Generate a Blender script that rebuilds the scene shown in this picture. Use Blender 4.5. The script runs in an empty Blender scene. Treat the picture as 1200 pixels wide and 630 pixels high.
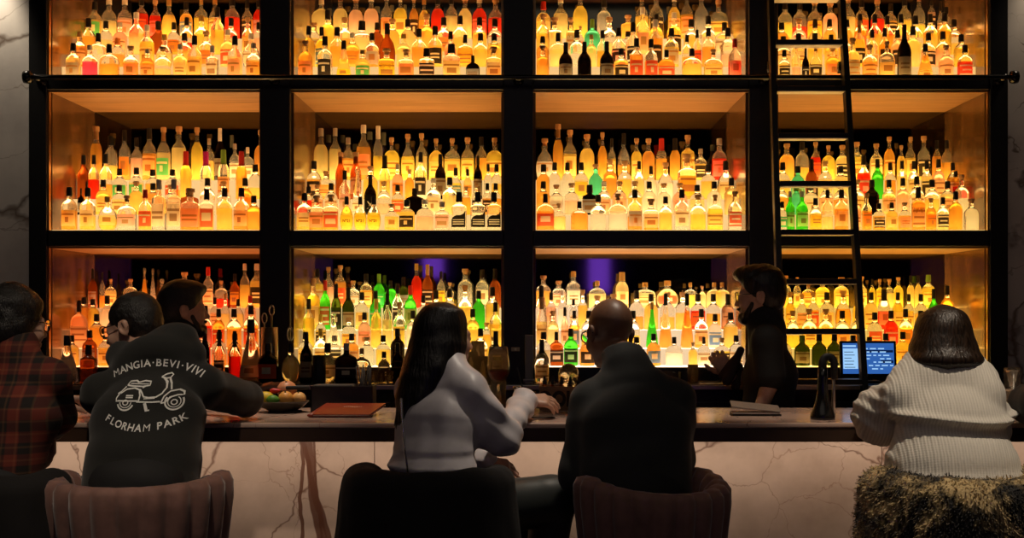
import bpy, bmesh, math, random
import numpy as np
from mathutils import Vector, Matrix, Euler
from mathutils.bvhtree import BVHTree

SC = bpy.context.scene
COL = SC.collection
PI = math.pi
# ---------------------------------------------------------------- camera frame: 1200 x 630, focal length 1600 px
FPX, CX, HY, CAMZ = 1600.0, 625.0, 364.0, 1.53
def at(px, py, Y):
    """world point that the lens shows at a photo pixel when it stands Y metres from the camera"""
    return Vector(((px - CX) * Y / FPX, Y, CAMZ + (HY - py) * Y / FPX))

# ---------------------------------------------------------------- tags and linking
def tag(o, label=None, cat=None, group=None, kind=None):
    if label: o['label'] = label
    if cat: o['category'] = cat
    if group: o['group'] = group
    if kind: o['kind'] = kind
    return o
def link(name, me, parent=None):
    o = bpy.data.objects.new(name, me)
    COL.objects.link(o)
    if parent is not None: o.parent = parent
    return o
def thing(name, label, cat, loc=(0, 0, 0), rz=0.0, group=None):
    o = bpy.data.objects.new(name, None); COL.objects.link(o)
    o.empty_display_size = .05
    o.location = loc; o.rotation_euler = (0, 0, rz)
    return tag(o, label, cat, group)
def mesh_from(name, verts, faces, mats, smooth=False, midx=None):
    me = bpy.data.meshes.new(name)
    me.from_pydata([tuple(v) for v in verts], [], [tuple(f) for f in faces])
    for m in (mats if isinstance(mats, (list, tuple)) else [mats]): me.materials.append(m)
    n = len(me.polygons)
    if smooth is True: me.polygons.foreach_set('use_smooth', [True] * n)
    elif smooth: me.polygons.foreach_set('use_smooth', list(smooth))
    if midx is not None: me.polygons.foreach_set('material_index', list(midx))
    me.update()
    return me

class MB:
    """collects shapes into ONE mesh"""
    def __init__(s): s.v, s.f, s.m, s.s = [], [], [], []
    def add(s, verts, faces, mi=0, smooth=False):
        b = len(s.v)
        s.v += [Vector(v) for v in verts]
        for f in faces:
            s.f.append([i + b for i in f]); s.m.append(mi); s.s.append(smooth)
        return s
    def box(s, lo, hi, mi=0, bevel=0.0, rot=None, at=None, seg=2):
        lo, hi = Vector(lo), Vector(hi)
        c, d = (lo + hi) / 2, hi - lo
        bm = bmesh.new()
        bmesh.ops.create_cube(bm, size=1.0)
        for v in bm.verts: v.co = Vector((v.co.x * d.x, v.co.y * d.y, v.co.z * d.z))
        if bevel > 0:
            bmesh.ops.bevel(bm, geom=bm.edges[:], offset=min(bevel, min(d) * .45), segments=seg, affect='EDGES', profile=.5)
        bm.verts.index_update()
        vs = []
        for v in bm.verts:
            p = v.co.copy()
            if rot is not None: p = rot @ p
            vs.append(p + c)
        s.add(vs, [[v.index for v in f.verts] for f in bm.faces], mi, False)
        bm.free(); return s
    def lathe(s, prof, c=(0, 0, 0), seg=24, mi=0, smooth=True, n=2.0, sx=1.0, sy=1.0, mat=None, cap0=True, cap1=True):
        c = Vector(c); vs, fs = [], []
        for (r, z) in prof:
            for k in range(seg):
                a = 2 * PI * k / seg
                ca, sa = math.cos(a), math.sin(a)
                x = math.copysign(abs(ca) ** (2 / n), ca) * r * sx
                y = math.copysign(abs(sa) ** (2 / n), sa) * r * sy
                p = Vector((x, y, z))
                if mat is not None: p = mat @ p
                vs.append(c + p)
        for i in range(len(prof) - 1):
            for k in range(seg):
                k2 = (k + 1) % seg
                fs.append([i * seg + k, i * seg + k2, (i + 1) * seg + k2, (i + 1) * seg + k])
        if cap0: fs.append(list(range(seg))[::-1])
        if cap1: fs.append([(len(prof) - 1) * seg + k for k in range(seg)])
        return s.add(vs, fs, mi, smooth)
    def tube(s, pts, r, seg=10, mi=0, smooth=True, closed=False, flat=1.0):
        pts = [Vector(p) for p in pts]; n = len(pts)
        rr = r if isinstance(r, (list, tuple)) else [r] * n
        vs, fs = [], []
        up = Vector((0, 0, 1)); pn = None
        for i, p in enumerate(pts):
            if closed: t = pts[(i + 1) % n] - pts[i - 1]
            else: t = pts[min(i + 1, n - 1)] - pts[max(i - 1, 0)]
            t = t.normalized() if t.length > 1e-9 else Vector((0, 0, 1))
            if pn is None:
                a = up if abs(t.dot(up)) < .9 else Vector((1, 0, 0))
                nrm = (a - t * a.dot(t)).normalized()
            else:
                nrm = (pn - t * pn.dot(t)); nrm = nrm.normalized() if nrm.length > 1e-6 else pn
            pn = nrm; b = t.cross(nrm)
            for k in range(seg):
                a = 2 * PI * k / seg
                vs.append(p + (nrm * math.cos(a) * flat + b * math.sin(a)) * rr[i])
        m = n if closed else n - 1
        for i in range(m):
            for k in range(seg):
                k2 = (k + 1) % seg; j = (i + 1) % n
                fs.append([i * seg + k, i * seg + k2, j * seg + k2, j * seg + k])
        if not closed:
            fs.append(list(range(seg))[::-1]); fs.append([(n - 1) * seg + k for k in range(seg)])
        return s.add(vs, fs, mi, smooth)
    def ball(s, c, r, seg=16, rings=10, mi=0, rot=None):
        c = Vector(c); r = (r, r, r) if isinstance(r, (int, float)) else r
        vs, fs = [], []
        for i in range(rings + 1):
            th = PI * i / rings
            for k in range(seg):
                a = 2 * PI * k / seg
                p = Vector((r[0] * math.sin(th) * math.cos(a), r[1] * math.sin(th) * math.sin(a), -r[2] * math.cos(th)))
                vs.append(c + (rot @ p if rot is not None else p))
        for i in range(rings):
            for k in range(seg):
                k2 = (k + 1) % seg
                fs.append([i * seg + k, i * seg + k2, (i + 1) * seg + k2, (i + 1) * seg + k])
        return s.add(vs, fs, mi, True)
    def ribbon(s, pts, w, y=0.0, mi=0):
        """flat stroke in the XZ plane"""
        P = [Vector((p[0], y, p[1])) for p in pts]
        vs, fs = [], []
        for i, p in enumerate(P):
            t = P[min(i + 1, len(P) - 1)] - P[max(i - 1, 0)]
            t = t.normalized() if t.length > 1e-9 else Vector((1, 0, 0))
            nrm = Vector((-t.z, 0, t.x))
            vs += [p + nrm * w / 2, p - nrm * w / 2]
        for i in range(len(P) - 1): fs.append([2 * i, 2 * i + 1, 2 * i + 3, 2 * i + 2])
        return s.add(vs, fs, mi)
    def build(s, name, mats, parent=None):
        return link(name, mesh_from(name, s.v, s.f, mats, s.s, s.m), parent)

def text_mesh(txt, size, bold=0.0):
    """(verts, faces) of lettering in the XZ plane, centred on x, baseline z = 0"""
    cu = bpy.data.curves.new('lettering', 'FONT'); cu.body = txt; cu.size = size; cu.align_x = 'CENTER'; cu.offset = bold
    cu.resolution_u = 3
    o = bpy.data.objects.new('lettering', cu); COL.objects.link(o)
    bpy.context.view_layer.update()
    me = bpy.data.meshes.new_from_object(o.evaluated_get(bpy.context.evaluated_depsgraph_get()))
    vs = [Vector((v.co.x, 0, v.co.y)) for v in me.vertices]; fs = [list(p.vertices) for p in me.polygons]
    bpy.data.objects.remove(o); bpy.data.curves.remove(cu); bpy.data.meshes.remove(me)
    return vs, fs

# ---------------------------------------------------------------- materials
MATS = {}
class NT:
    def __init__(s, name):
        s.m = bpy.data.materials.new(name); s.m.use_nodes = True
        s.t = s.m.node_tree; s.t.nodes.clear()
        s.out = s.t.nodes.new('ShaderNodeOutputMaterial')
        MATS[name] = s.m
    def n(s, typ, **kw):
        nd = s.t.nodes.new(typ)
        for k, v in kw.items():
            if k.startswith('i_'):
                nd.inputs[k[2:].replace('_', ' ')].default_value = v
            else: setattr(nd, k, v)
        return nd
    def l(s, a, b): s.t.links.new(a, b)
    def bsdf(s, col, rough=.5, metal=0.0, **kw):
        b = s.n('ShaderNodeBsdfPrincipled')
        b.inputs['Base Color'].default_value = (*col[:3], 1)
        b.inputs['Roughness'].default_value = rough; b.inputs['Metallic'].default_value = metal
        for k, v in kw.items(): b.inputs[k.replace('_', ' ')].default_value = v
        s.l(b.outputs[0], s.out.inputs[0]); return b
    def coords(s, scale=(1, 1, 1), rot=(0, 0, 0), loc=(0, 0, 0)):
        tc = s.n('ShaderNodeTexCoord'); mp = s.n('ShaderNodeMapping')
        mp.inputs['Scale'].default_value = scale; mp.inputs['Rotation'].default_value = rot; mp.inputs['Location'].default_value = loc
        s.l(tc.outputs['Object'], mp.inputs[0]); return mp.outputs[0]
    def noise(s, vec, scale, detail=4, rough=.55, dist=0.0):
        n = s.n('ShaderNodeTexNoise'); n.inputs['Scale'].default_value = scale; n.inputs['Detail'].default_value = detail
        n.inputs['Roughness'].default_value = rough; n.inputs['Distortion'].default_value = dist
        s.l(vec, n.inputs['Vector']); return n
    def ramp(s, fac, stops):
        r = s.n('ShaderNodeValToRGB'); e = r.color_ramp.elements
        while len(e) < len(stops): e.new(.5)
        for k, (p, c) in enumerate(stops): e[k].position = p; e[k].color = (*c[:3], 1)
        s.l(fac, r.inputs[0]); return r.outputs[0]
    def bump(s, height, b, strength=.3, dist=.01):
        bp = s.n('ShaderNodeBump'); bp.inputs['Strength'].default_value = strength; bp.inputs['Distance'].default_value = dist
        s.l(height, bp.inputs['Height']); s.l(bp.outputs[0], b.inputs['Normal']); return bp
    def math(s, op, a, b=None):
        n = s.n('ShaderNodeMath', operation=op)
        for k, x in enumerate((a, b)):
            if x is None: continue
            if isinstance(x, (int, float)): n.inputs[k].default_value = x
            else: s.l(x, n.inputs[k])
        return n.outputs[0]

def simple(name, col, rough=.5, metal=0.0, var=.0, scale=30, bump=0.0, **kw):
    t = NT(name); b = t.bsdf(col, rough, metal, **kw)
    v = t.coords(); n = t.noise(v, scale)
    if var > 0:
        lo = tuple(max(0, c * (1 - var)) for c in col[:3]); hi = tuple(min(1, c * (1 + var)) for c in col[:3])
        t.l(t.ramp(n.outputs[0], [(.3, lo), (.7, hi)]), b.inputs['Base Color'])
    if bump > 0: t.bump(n.outputs[0], b, bump, .004)
    return t.m
def emit(name, col, strength):
    t = NT(name); e = t.n('ShaderNodeEmission'); e.inputs[0].default_value = (*col, 1); e.inputs[1].default_value = strength
    t.l(e.outputs[0], t.out.inputs[0]); return t.m
# ---------------------------------------------------------------- signed-distance bodies -> one continuous surface
def V(*a): return np.array(a[0] if len(a) == 1 else a, dtype=np.float32)
def rotm(yaw=0, pitch=0, roll=0):
    """yaw about Z, then pitch (nose down positive) about X, then roll about Y"""
    return np.array((Matrix.Rotation(yaw, 3, 'Z') @ Matrix.Rotation(-pitch, 3, 'X') @ Matrix.Rotation(roll, 3, 'Y')), dtype=np.float32)
def cap(a, b, ra, rb=None, k=.02): return ('c', V(a), V(b), ra, ra if rb is None else rb, k)
def ell(c, r, R=None, k=.02): return ('e', V(c), V(r), np.eye(3, dtype=np.float32) if R is None else R, k)
def cone(a, b, r0, r1, u, k=.03): return ('l', V(a), V(b), r0, r1, V(u) / np.linalg.norm(V(u)), k)
def bx(c, h, R=None, rd=.01, k=.01): return ('b', V(c), V(h), np.eye(3, dtype=np.float32) if R is None else R, rd, k)
def sub(p): return ('-', p)
def bounds(p):
    if p[0] == '-': return bounds(p[1])
    if p[0] == 'c': r = max(p[3], p[4]); return np.minimum(p[1], p[2]) - r, np.maximum(p[1], p[2]) + r
    if p[0] == 'e': r = np.max(p[2]); return p[1] - r, p[1] + r
    if p[0] == 'l': r = max(*p[3], *p[4]); return np.minimum(p[1], p[2]) - r, np.maximum(p[1], p[2]) + r
    if p[0] == 'b': r = np.linalg.norm(p[2]) + p[4]; return p[1] - r, p[1] + r
def pk(p): return p[1][-1] if p[0] == '-' else p[-1]
def dist(p, X, infl):
    t = p[0]
    if t == 'c':
        ab = p[2] - p[1]; q = X - p[1]
        h = np.clip((q @ ab) / max(float(ab @ ab), 1e-9), 0, 1)
        return np.linalg.norm(q - h[..., None] * ab, axis=-1) - (p[3] + (p[4] - p[3]) * h) - infl
    if t == 'e':
        q = (X - p[1]) @ p[3]; r = p[2] + infl
        k0 = np.linalg.norm(q / r, axis=-1); k1 = np.linalg.norm(q / (r * r), axis=-1)
        return np.where(k1 > 1e-6, k0 * (k0 - 1) / np.maximum(k1, 1e-6), -np.min(r))
    if t == 'l':
        ab = p[2] - p[1]; L = np.linalg.norm(ab); w = ab / L
        u = p[5] - w * float(p[5] @ w); u = u / np.linalg.norm(u); v = np.cross(w, u)
        q = X - p[1]; z = q @ w; h = np.clip(z / L, 0, 1)
        ru = p[3][0] + (p[4][0] - p[3][0]) * h + infl; rv = p[3][1] + (p[4][1] - p[3][1]) * h + infl
        m = np.minimum(ru, rv)
        e = (z - h * L) / m
        a = (q @ u) / ru; b = (q @ v) / rv
        k0 = np.sqrt(a * a + b * b + e * e)
        k1 = np.sqrt((a / ru) ** 2 + (b / rv) ** 2 + (e / m) ** 2)
        return np.where(k1 > 1e-6, k0 * (k0 - 1) / np.maximum(k1, 1e-6), -m)
    if t == 'b':
        q = np.abs((X - p[1]) @ p[3]) - (p[2] + infl - p[4])
        return np.linalg.norm(np.maximum(q, 0), axis=-1) + np.minimum(np.max(q, axis=-1), 0) - p[4]
def wob(X, seed, freq, n=7, stretch=(1, 1, 1)):
    rg = np.random.RandomState(seed); d = 0
    for i in range(n):
        w = rg.normal(size=3); w = w / np.linalg.norm(w) * freq * (0.6 + .9 * rg.rand()) * np.array(stretch)
        d = d + np.sin(X @ w.astype(np.float32) + rg.rand() * 6.28)
    return d / n
def surface(prims, h=.006, infl=0.0, disp=None, cuts=(), pad=.03):
    """cuts: (point, normal) half spaces removed on the normal's side, or (point, normal, centre, radius) within a ball only"""
    lo = np.min([bounds(p)[0] for p in prims if p[0] != '-'], axis=0) - pad - infl
    hi = np.max([bounds(p)[1] for p in prims if p[0] != '-'], axis=0) + pad + infl
    n = np.ceil((hi - lo) / h).astype(int) + 1
    ax = [lo[i] + h * np.arange(n[i], dtype=np.float32) for i in range(3)]
    D = np.full(n, .05, dtype=np.float32)
    def region(a, b):
        i0 = np.clip(np.floor((a - lo) / h).astype(int), 0, n - 1); i1 = np.clip(np.ceil((b - lo) / h).astype(int) + 1, 1, n)
        sl = tuple(slice(i0[i], i1[i]) for i in range(3))
        g = np.stack(np.meshgrid(*[ax[i][sl[i]] for i in range(3)], indexing='ij'), axis=-1).astype(np.float32)
        return sl, g
    for p in prims:
        a, b = bounds(p); k = pk(p)
        sl, g = region(a - k - infl - 2 * h, b + k + infl + 2 * h)
        cur = D[sl]
        if p[0] == '-':
            d = -dist(p[1], g, -infl)
            hh = np.maximum(k - np.abs(cur - d), 0) / k
            D[sl] = np.maximum(cur, d) + hh * hh * k * .25
        else:
            d = dist(p, g, infl)
            hh = np.maximum(k - np.abs(cur - d), 0) / k
            D[sl] = np.minimum(cur, d) - hh * hh * k * .25
    if disp is not None or cuts:
        X = np.stack(np.meshgrid(*ax, indexing='ij'), axis=-1).astype(np.float32)
        near = np.abs(D) < .045
        if disp is not None: D[near] += disp(X[near]).astype(np.float32)
        for c in cuts:
            d = (X - V(c[0])) @ (V(c[1]) / np.linalg.norm(V(c[1])))
            if len(c) > 2:
                d = np.minimum(d, c[3] - np.linalg.norm(X - V(c[2]), axis=-1))
            D = np.maximum(D, d)
    D[0], D[-1] = .05, .05; D[:, 0], D[:, -1] = .05, .05; D[:, :, 0], D[:, :, -1] = .05, .05
    return nets(D, lo, h)
def nets(D, lo, h):
    S = D < 0
    cnt = np.zeros(tuple(x - 1 for x in D.shape), dtype=np.int8)
    offs = [(i, j, k) for i in (0, 1) for j in (0, 1) for k in (0, 1)]
    for (i, j, k) in offs: cnt += S[i:D.shape[0] - 1 + i, j:D.shape[1] - 1 + j, k:D.shape[2] - 1 + k]
    act = (cnt > 0) & (cnt < 8)
    ci = np.argwhere(act); idx = np.full(act.shape, -1, dtype=np.int64); idx[act] = np.arange(len(ci))
    acc = np.zeros((len(ci), 3)); num = np.zeros(len(ci))
    for a in offs:
        for b in offs:
            if sum(abs(a[i] - b[i]) for i in range(3)) == 1 and a < b:
                da = D[tuple((ci + a).T)]; db = D[tuple((ci + b).T)]
                m = (da < 0) != (db < 0)
                t = np.where(m, da / np.where(m, da - db, 1), 0)
                p = np.array(a) + t[:, None] * (np.array(b) - np.array(a))
                acc[m] += p[m]; num[m] += 1
    verts = lo + h * (ci + acc / num[:, None])
    quads = []
    for axis in range(3):
        o1, o2 = [(1, 2), (2, 0), (0, 1)][axis]
        A = [slice(None)] * 3; B = [slice(None)] * 3
        A[axis] = slice(0, -1); B[axis] = slice(1, None)
        s0, s1 = S[tuple(A)], S[tuple(B)]
        e = np.argwhere(s0 != s1)
        e = e[(e[:, o1] > 0) & (e[:, o2] > 0) & (e[:, o1] < D.shape[o1] - 1) & (e[:, o2] < D.shape[o2] - 1)]
        if not len(e): continue
        ins = S[tuple(e.T)]
        u = np.zeros(3, int); u[o1] = 1; w = np.zeros(3, int); w[o2] = 1
        q = np.stack([idx[tuple((e - u - w).T)], idx[tuple((e - w).T)], idx[tuple(e.T)], idx[tuple((e - u).T)]], axis=1)
        q[~ins] = q[~ins][:, ::-1]
        quads.append(q)
    return verts, np.concatenate(quads)
def sdf_obj(name, prims, mat, parent=None, **kw):
    v, q = surface(prims, **kw)
    me = bpy.data.meshes.new(name)
    me.vertices.add(len(v)); me.vertices.foreach_set('co', np.ascontiguousarray(v, dtype=np.float32).ravel())
    me.loops.add(len(q) * 4); me.loops.foreach_set('vertex_index', q.ravel().astype(np.int32))
    me.polygons.add(len(q)); me.polygons.foreach_set('loop_start', np.arange(0, len(q) * 4, 4, dtype=np.int32))
    me.polygons.foreach_set('use_smooth', np.ones(len(q), dtype=bool))
    me.update(calc_edges=True); me.validate()
    me.materials.append(mat)
    return link(name, me, parent)
def plain(o, root):
    """child mesh built in world coordinates, parent stands at root's location"""
    o.parent = root; o.matrix_parent_inverse = Matrix.Translation(root.location).inverted(); return o

# ---------------------------------------------------------------- human parts
def xf(R, T, pts): return [tuple(np.array(p, dtype=np.float32) @ R.T + V(T)) for p in pts]
def head_prims(c, yaw, pitch=0, roll=0, s=1.0, beard=False):
    R = rotm(yaw, pitch, roll); T = V(c)
    def P(x, y, z): return tuple(R @ V(x * s, y * s, z * s) + T)
    def E(p, r, k=.012): return ell(P(*p), tuple(a * s for a in r), R, k)
    pr = [E((0, -.012, .03), (.074, .096, .088)), E((0, .028, -.04), (.06, .064, .078), .03),
          E((0, .074, -.098), (.024, .02, .018), .025),
          E((.036, .066, -.035), (.024, .022, .026), .02), E((-.036, .066, -.035), (.024, .022, .026), .02),
          cap(P(-.034, .078, .014), P(.034, .078, .014), .011 * s, k=.014),
          cap(P(0, .088, .004), P(0, .108, -.034), .008 * s, .012 * s, k=.012),
          E((.012, .097, -.038), (.009, .01, .008), .008), E((-.012, .097, -.038), (.009, .01, .008), .008),
          sub(E((.031, .1, -.002), (.015, .014, .01), .01)), sub(E((-.031, .1, -.002), (.015, .014, .01), .01)),
          E((.031, .082, -.003), (.013, .012, .011), .004), E((-.031, .082, -.003), (.013, .012, .011), .004),
          E((0, .09, -.066), (.023, .011, .006), .006), E((0, .088, -.076), (.02, .011, .007), .006)]
    for sg in (-1, 1):
        Re = R @ np.array(Matrix.Rotation(sg * -.35, 3, 'Z'), dtype=np.float32) @ np.array(Matrix.Rotation(-.2, 3, 'X'), dtype=np.float32)
        pr.append(ell(P(sg * .08, -.008, -.012), (.008 * s, .02 * s, .032 * s), Re, .008))
        pr.append(ell(P(sg * .084, -.02, .0), (.007 * s, .012 * s, .02 * s), Re, .008))
        pr.append(sub(ell(P(sg * .088, -.004, -.008), (.006 * s, .01 * s, .017 * s), Re, .006)))
    return pr, R, P
def hand_prims(wrist, R, side, curl=(.35, .4, .45, .5), thumb=.5, s=1.0, spread=.06, bend2=1.0):
    """local frame: +Y fingers, +Z back of the hand, thumb on +X*side"""
    T = V(wrist)
    def P(x, y, z): return tuple(R @ V(x * s, y * s, z * s) + T)
    pr = [cap(P(0, -.03, 0), P(0, .01, 0), .026 * s, .026 * s, k=.015)]
    xs = [.03, .010, -.010, -.029]; ln = [.072, .08, .075, .06]; ky = [.088, .092, .087, .079]
    for i in range(4):
        x = xs[i] * side
        pr.append(cap(P(x * .55, .01, 0), P(x, ky[i], .002), .015 * s, .0125 * s, k=.012))
        p = np.array([x, ky[i], 0.]); a = 0.0; sp = spread * (1.5 - i) * side
        L = ln[i]
        for j, f in enumerate((.45, .31, .24)):
            a += curl[i] * (1.0 if j == 0 else bend2)
            d = np.array([math.sin(sp) * math.cos(a), math.cos(sp) * math.cos(a), -math.sin(a)])
            q = p + d * L * f
            r0, r1 = (.0098, .0088, .008, .0068)[j], (.0088, .008, .0068)[j]
            pr.append(cap(P(*p), P(*q), r0 * s, r1 * s, k=.003)); p = q
    p = np.array([.022 * side, .022, -.006]); b = .75
    for j, (L, r0, r1) in enumerate(((.045, .016, .0115), (.034, .0112, .0098), (.026, .0098, .008))):
        d = np.array([math.sin(b) * side, math.cos(b), -.35 - thumb * .25 * j]); d /= np.linalg.norm(d)
        q = p + d * L
        pr.append(cap(P(*p), P(*q), r0 * s, r1 * s, k=.008)); p = q; b -= thumb * .5
    return pr
def hand_rot(fwd, back):
    """frame with +Y along fwd and +Z as near to back as possible"""
    y = V(fwd) / np.linalg.norm(V(fwd)); z = V(back) - y * float(V(back) @ y); z /= np.linalg.norm(z)
    return np.stack([np.cross(y, z), y, z], axis=1).astype(np.float32)
def lerp(a, b, t): return tuple(V(a) * (1 - t) + V(b) * t)
class Human:
    """joints in world metres; u = lateral axis of the torso"""
    def __init__(s, J, u, w=1.0, belly=1.0, chestw=1.0):
        s.J = J; s.u = V(u) / np.linalg.norm(V(u)); s.w = w; s.belly = belly; s.cw = chestw
    def torso(s, e=0.0):
        J, u, w = s.J, s.u, s.w
        mid = lerp(J['pelvis'], J['chest'], .5); top = lerp(J['chest'], J['neck'], .5)
        pr = [cone(J['pelvis'], mid, (.158 * w, .108 * w), (.136 * w * s.belly, .096 * w * s.belly), u, .03),
              cone(mid, J['chest'], (.136 * w * s.belly, .096 * w * s.belly), (.152 * w * s.cw, .102 * w), u, .03),
              cone(J['chest'], top, (.152 * w * s.cw, .102 * w), (.105 * w * s.cw, .066 * w), u, .03)]
        for k in ('L', 'R'):
            pr.append(cap(lerp(J['neck'], J['chest'], .30), J['sh' + k], .046 * w, .05 * w, .035))
            pr.append(cap(lerp(J['neck'], J['chest'], .02), lerp(J['sh' + k], J['neck'], .45), .030 * w, .030 * w, .035))
        return pr
    def arm(s, k, f=1.0):
        J = s.J
        return [cap(J['sh' + k], J['el' + k], .050 * f, .040 * f, .025), cap(J['el' + k], J['wr' + k], .040 * f, .028 * f, .02)]
    def sleeve(s, k, cover, f=1.0):
        """cover: 0 ends at the elbow, 1 at the wrist, -.4 well above the elbow"""
        J = s.J
        if cover <= 0: return [cap(J['sh' + k], lerp(J['sh' + k], J['el' + k], 1 + cover), .050 * f, .046 * f, .025)]
        return [cap(J['sh' + k], J['el' + k], .050 * f, .040 * f, .025), cap(J['el' + k], lerp(J['el' + k], J['wr' + k], cover), .040 * f, (.040 - .012 * cover) * f, .02)]
    def legs(s, f=1.0):
        J = s.J; pr = []
        for k in ('L', 'R'):
            pr += [cap(J['hip' + k], J['kn' + k], .085 * f, .06 * f, .05), cap(J['kn' + k], J['an' + k], .058 * f, .04 * f, .03)]
        return pr
    def feet(s, yaw):
        pr = []
        d = V(-math.sin(yaw), math.cos(yaw), 0)
        for k in ('L', 'R'):
            a = V(s.J['an' + k]) - V(0, 0, .035)
            pr += [cap(tuple(a - d * .04), tuple(a + d * .15), .036, .028, .03)]
        return pr
# ---------------------------------------------------------------- shared materials
M = {}
M['black_metal'] = simple('black painted steel', (.010, .009, .008), .42, .0, .2, 40)
M['black_gloss'] = simple('black gloss', (.008, .008, .008), .18)
M['rubber'] = simple('black rubber', (.012, .011, .011), .6)
M['steel'] = simple('brushed steel', (.45, .43, .4), .3, 1.0, .1, 60)
M['silver'] = simple('polished silver', (.8, .78, .74), .15, 1.0)
def wood(name, a, b, rough=.35, sx=1.0, metal=0.0):
    t = NT(name); p = t.bsdf(a, rough, metal)
    v = t.coords((1.2 * sx, 14, 14)); n = t.noise(v, 1.6, 6, .6, .8)
    t.l(t.ramp(n.outputs[0], [(.28, b), (.5, a), (.72, tuple(c * 1.25 for c in a))]), p.inputs['Base Color'])
    t.bump(n.outputs[0], p, .08, .003)
    return t.m
M['shelf_wood'] = wood('oiled oak soffit', (.33, .165, .062), (.19, .088, .03), .38)
def side_panel():
    t = NT('bronzed timber side panel'); p = t.bsdf((.36, .19, .075), .22, .45)
    v = t.coords((6, 6, 1.1)); n = t.noise(v, 1.4, 5, .6, .6)
    t.l(t.ramp(n.outputs[0], [(.3, (.09, .042, .014)), (.5, (.18, .09, .032)), (.72, (.28, .15, .055))]), p.inputs['Base Color'])
    t.bump(n.outputs[0], p, .12, .004); return t.m
M['side_panel'] = side_panel()
M['brass'] = simple('brass edge', (.55, .33, .12), .28, 1.0, .1, 30)
M['mirror'] = simple('smoked mirror', (.12, .115, .085), .05, 1.0)
def marble(name, base, mid, vein, big=None, scale=1.0, rough=.3, th0=.016):
    t = NT(name); p = t.bsdf(base, rough)
    v = t.coords((scale, scale, scale))
    w = t.noise(v, 1.7, 6, .6)                       # cloudy ground
    ground = t.ramp(w.outputs[0], [(.3, mid), (.55, base), (.75, tuple(min(1, c * 1.1) for c in base))])
    col = ground
    def mix(c, fac, vc):
        m = t.n('ShaderNodeMix', data_type='RGBA'); t.l(fac, m.inputs[0]); t.l(c, m.inputs[6]); m.inputs[7].default_value = (*vc, 1); return m.outputs[2]
    def warp(amount, sc):
        n = t.noise(v, sc, 5, .6); a = t.n('ShaderNodeVectorMath', operation='MULTIPLY_ADD')
        t.l(n.outputs[1], a.inputs[0]); a.inputs[1].default_value = (amount,) * 3; t.l(v, a.inputs[2]); return a.outputs[0]
    for (sc, am, wsc, th, vc, st) in ((1.15, .55, 1.3, th0, vein, .85), (2.6, .3, 2.2, .012, tuple(c * 1.5 for c in vein), .5)):
        vo = t.n('ShaderNodeTexVoronoi', feature='DISTANCE_TO_EDGE'); vo.inputs['Scale'].default_value = sc
        t.l(warp(am, wsc), vo.inputs['Vector'])
        br = t.noise(v, 2.1, 2)
        lim = t.math('MULTIPLY', t.math('SUBTRACT', br.outputs[0], .36), th * 4)
        f = t.n('ShaderNodeMapRange'); t.l(vo.outputs['Distance'], f.inputs[0]); f.inputs[1].default_value = 0; t.l(t.math('MAXIMUM', lim, .0005), f.inputs[2])
        f.inputs[3].default_value = st; f.inputs[4].default_value = 0
        col = mix(col, f.outputs[0], vc)
    if big:
        sep = t.n('ShaderNodeSeparateXYZ'); tc = t.n('ShaderNodeTexCoord'); t.l(tc.outputs['Object'], sep.inputs[0])
        for (x0, slope, z0, wd, am) in big:
            n = t.noise(t.coords(), 2.6, 3, .5)
            xx = t.math('ADD', sep.outputs[0], t.math('MULTIPLY', t.math('SUBTRACT', n.outputs[0], .5), am))
            c = t.math('ADD', t.math('MULTIPLY', t.math('SUBTRACT', sep.outputs[2], z0), slope), x0)
            d = t.math('ABSOLUTE', t.math('SUBTRACT', xx, c))
            f = t.n('ShaderNodeMapRange'); t.l(d, f.inputs[0]); f.inputs[1].default_value = wd * .78; f.inputs[2].default_value = wd
            f.inputs[3].default_value = .92; f.inputs[4].default_value = 0
            col = mix(col, f.outputs[0], vein)
    t.l(col, p.inputs['Base Color'])
    return t.m
M['marble_wall'] = marble('veined wall marble', (.66, .60, .54), (.45, .40, .37), (.10, .055, .03), None, 1.1, .3, .034)
M['marble_top'] = marble('polished counter marble', (.62, .44, .36), (.45, .3, .24), (.2, .09, .06), None, 1.5, .16)
M['marble_front'] = marble('rose marble bar front', (.70, .52, .41), (.47, .33, .25), (.15, .06, .035),
                           [(-.885, -.17, 1.0, .021, .13), (-.838, -.30, .78, .013, .16), (-.90, -.06, .70, .010, .22), (-.86, -.10, 1.0, .005, .10)], 1.25)
M['fascia'] = simple('dark bronze edge', (.05, .028, .018), .3, .0, .4, 3)
M['floor'] = wood('dark floor boards', (.06, .04, .03), (.03, .02, .015), .45)
M['plaster'] = simple('charcoal plaster', (.014, .012, .012), .8, 0, .2, 8)
M['cabinet'] = simple('black lacquer cabinet', (.012, .010, .009), .35)
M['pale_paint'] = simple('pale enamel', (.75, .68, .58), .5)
M['paper'] = simple('paper', (.75, .72, .65), .7)

# lit steps: acrylic lit from inside; one tint for each bay of shelves
STEP = {}
def step_mat(key, col, s):
    STEP[key] = (emit('lit acrylic step face ' + key, col, s * .68), emit('lit acrylic step top ' + key, col, s * 5.2), emit('lit acrylic rear step top ' + key, col, s * 9))

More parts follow.
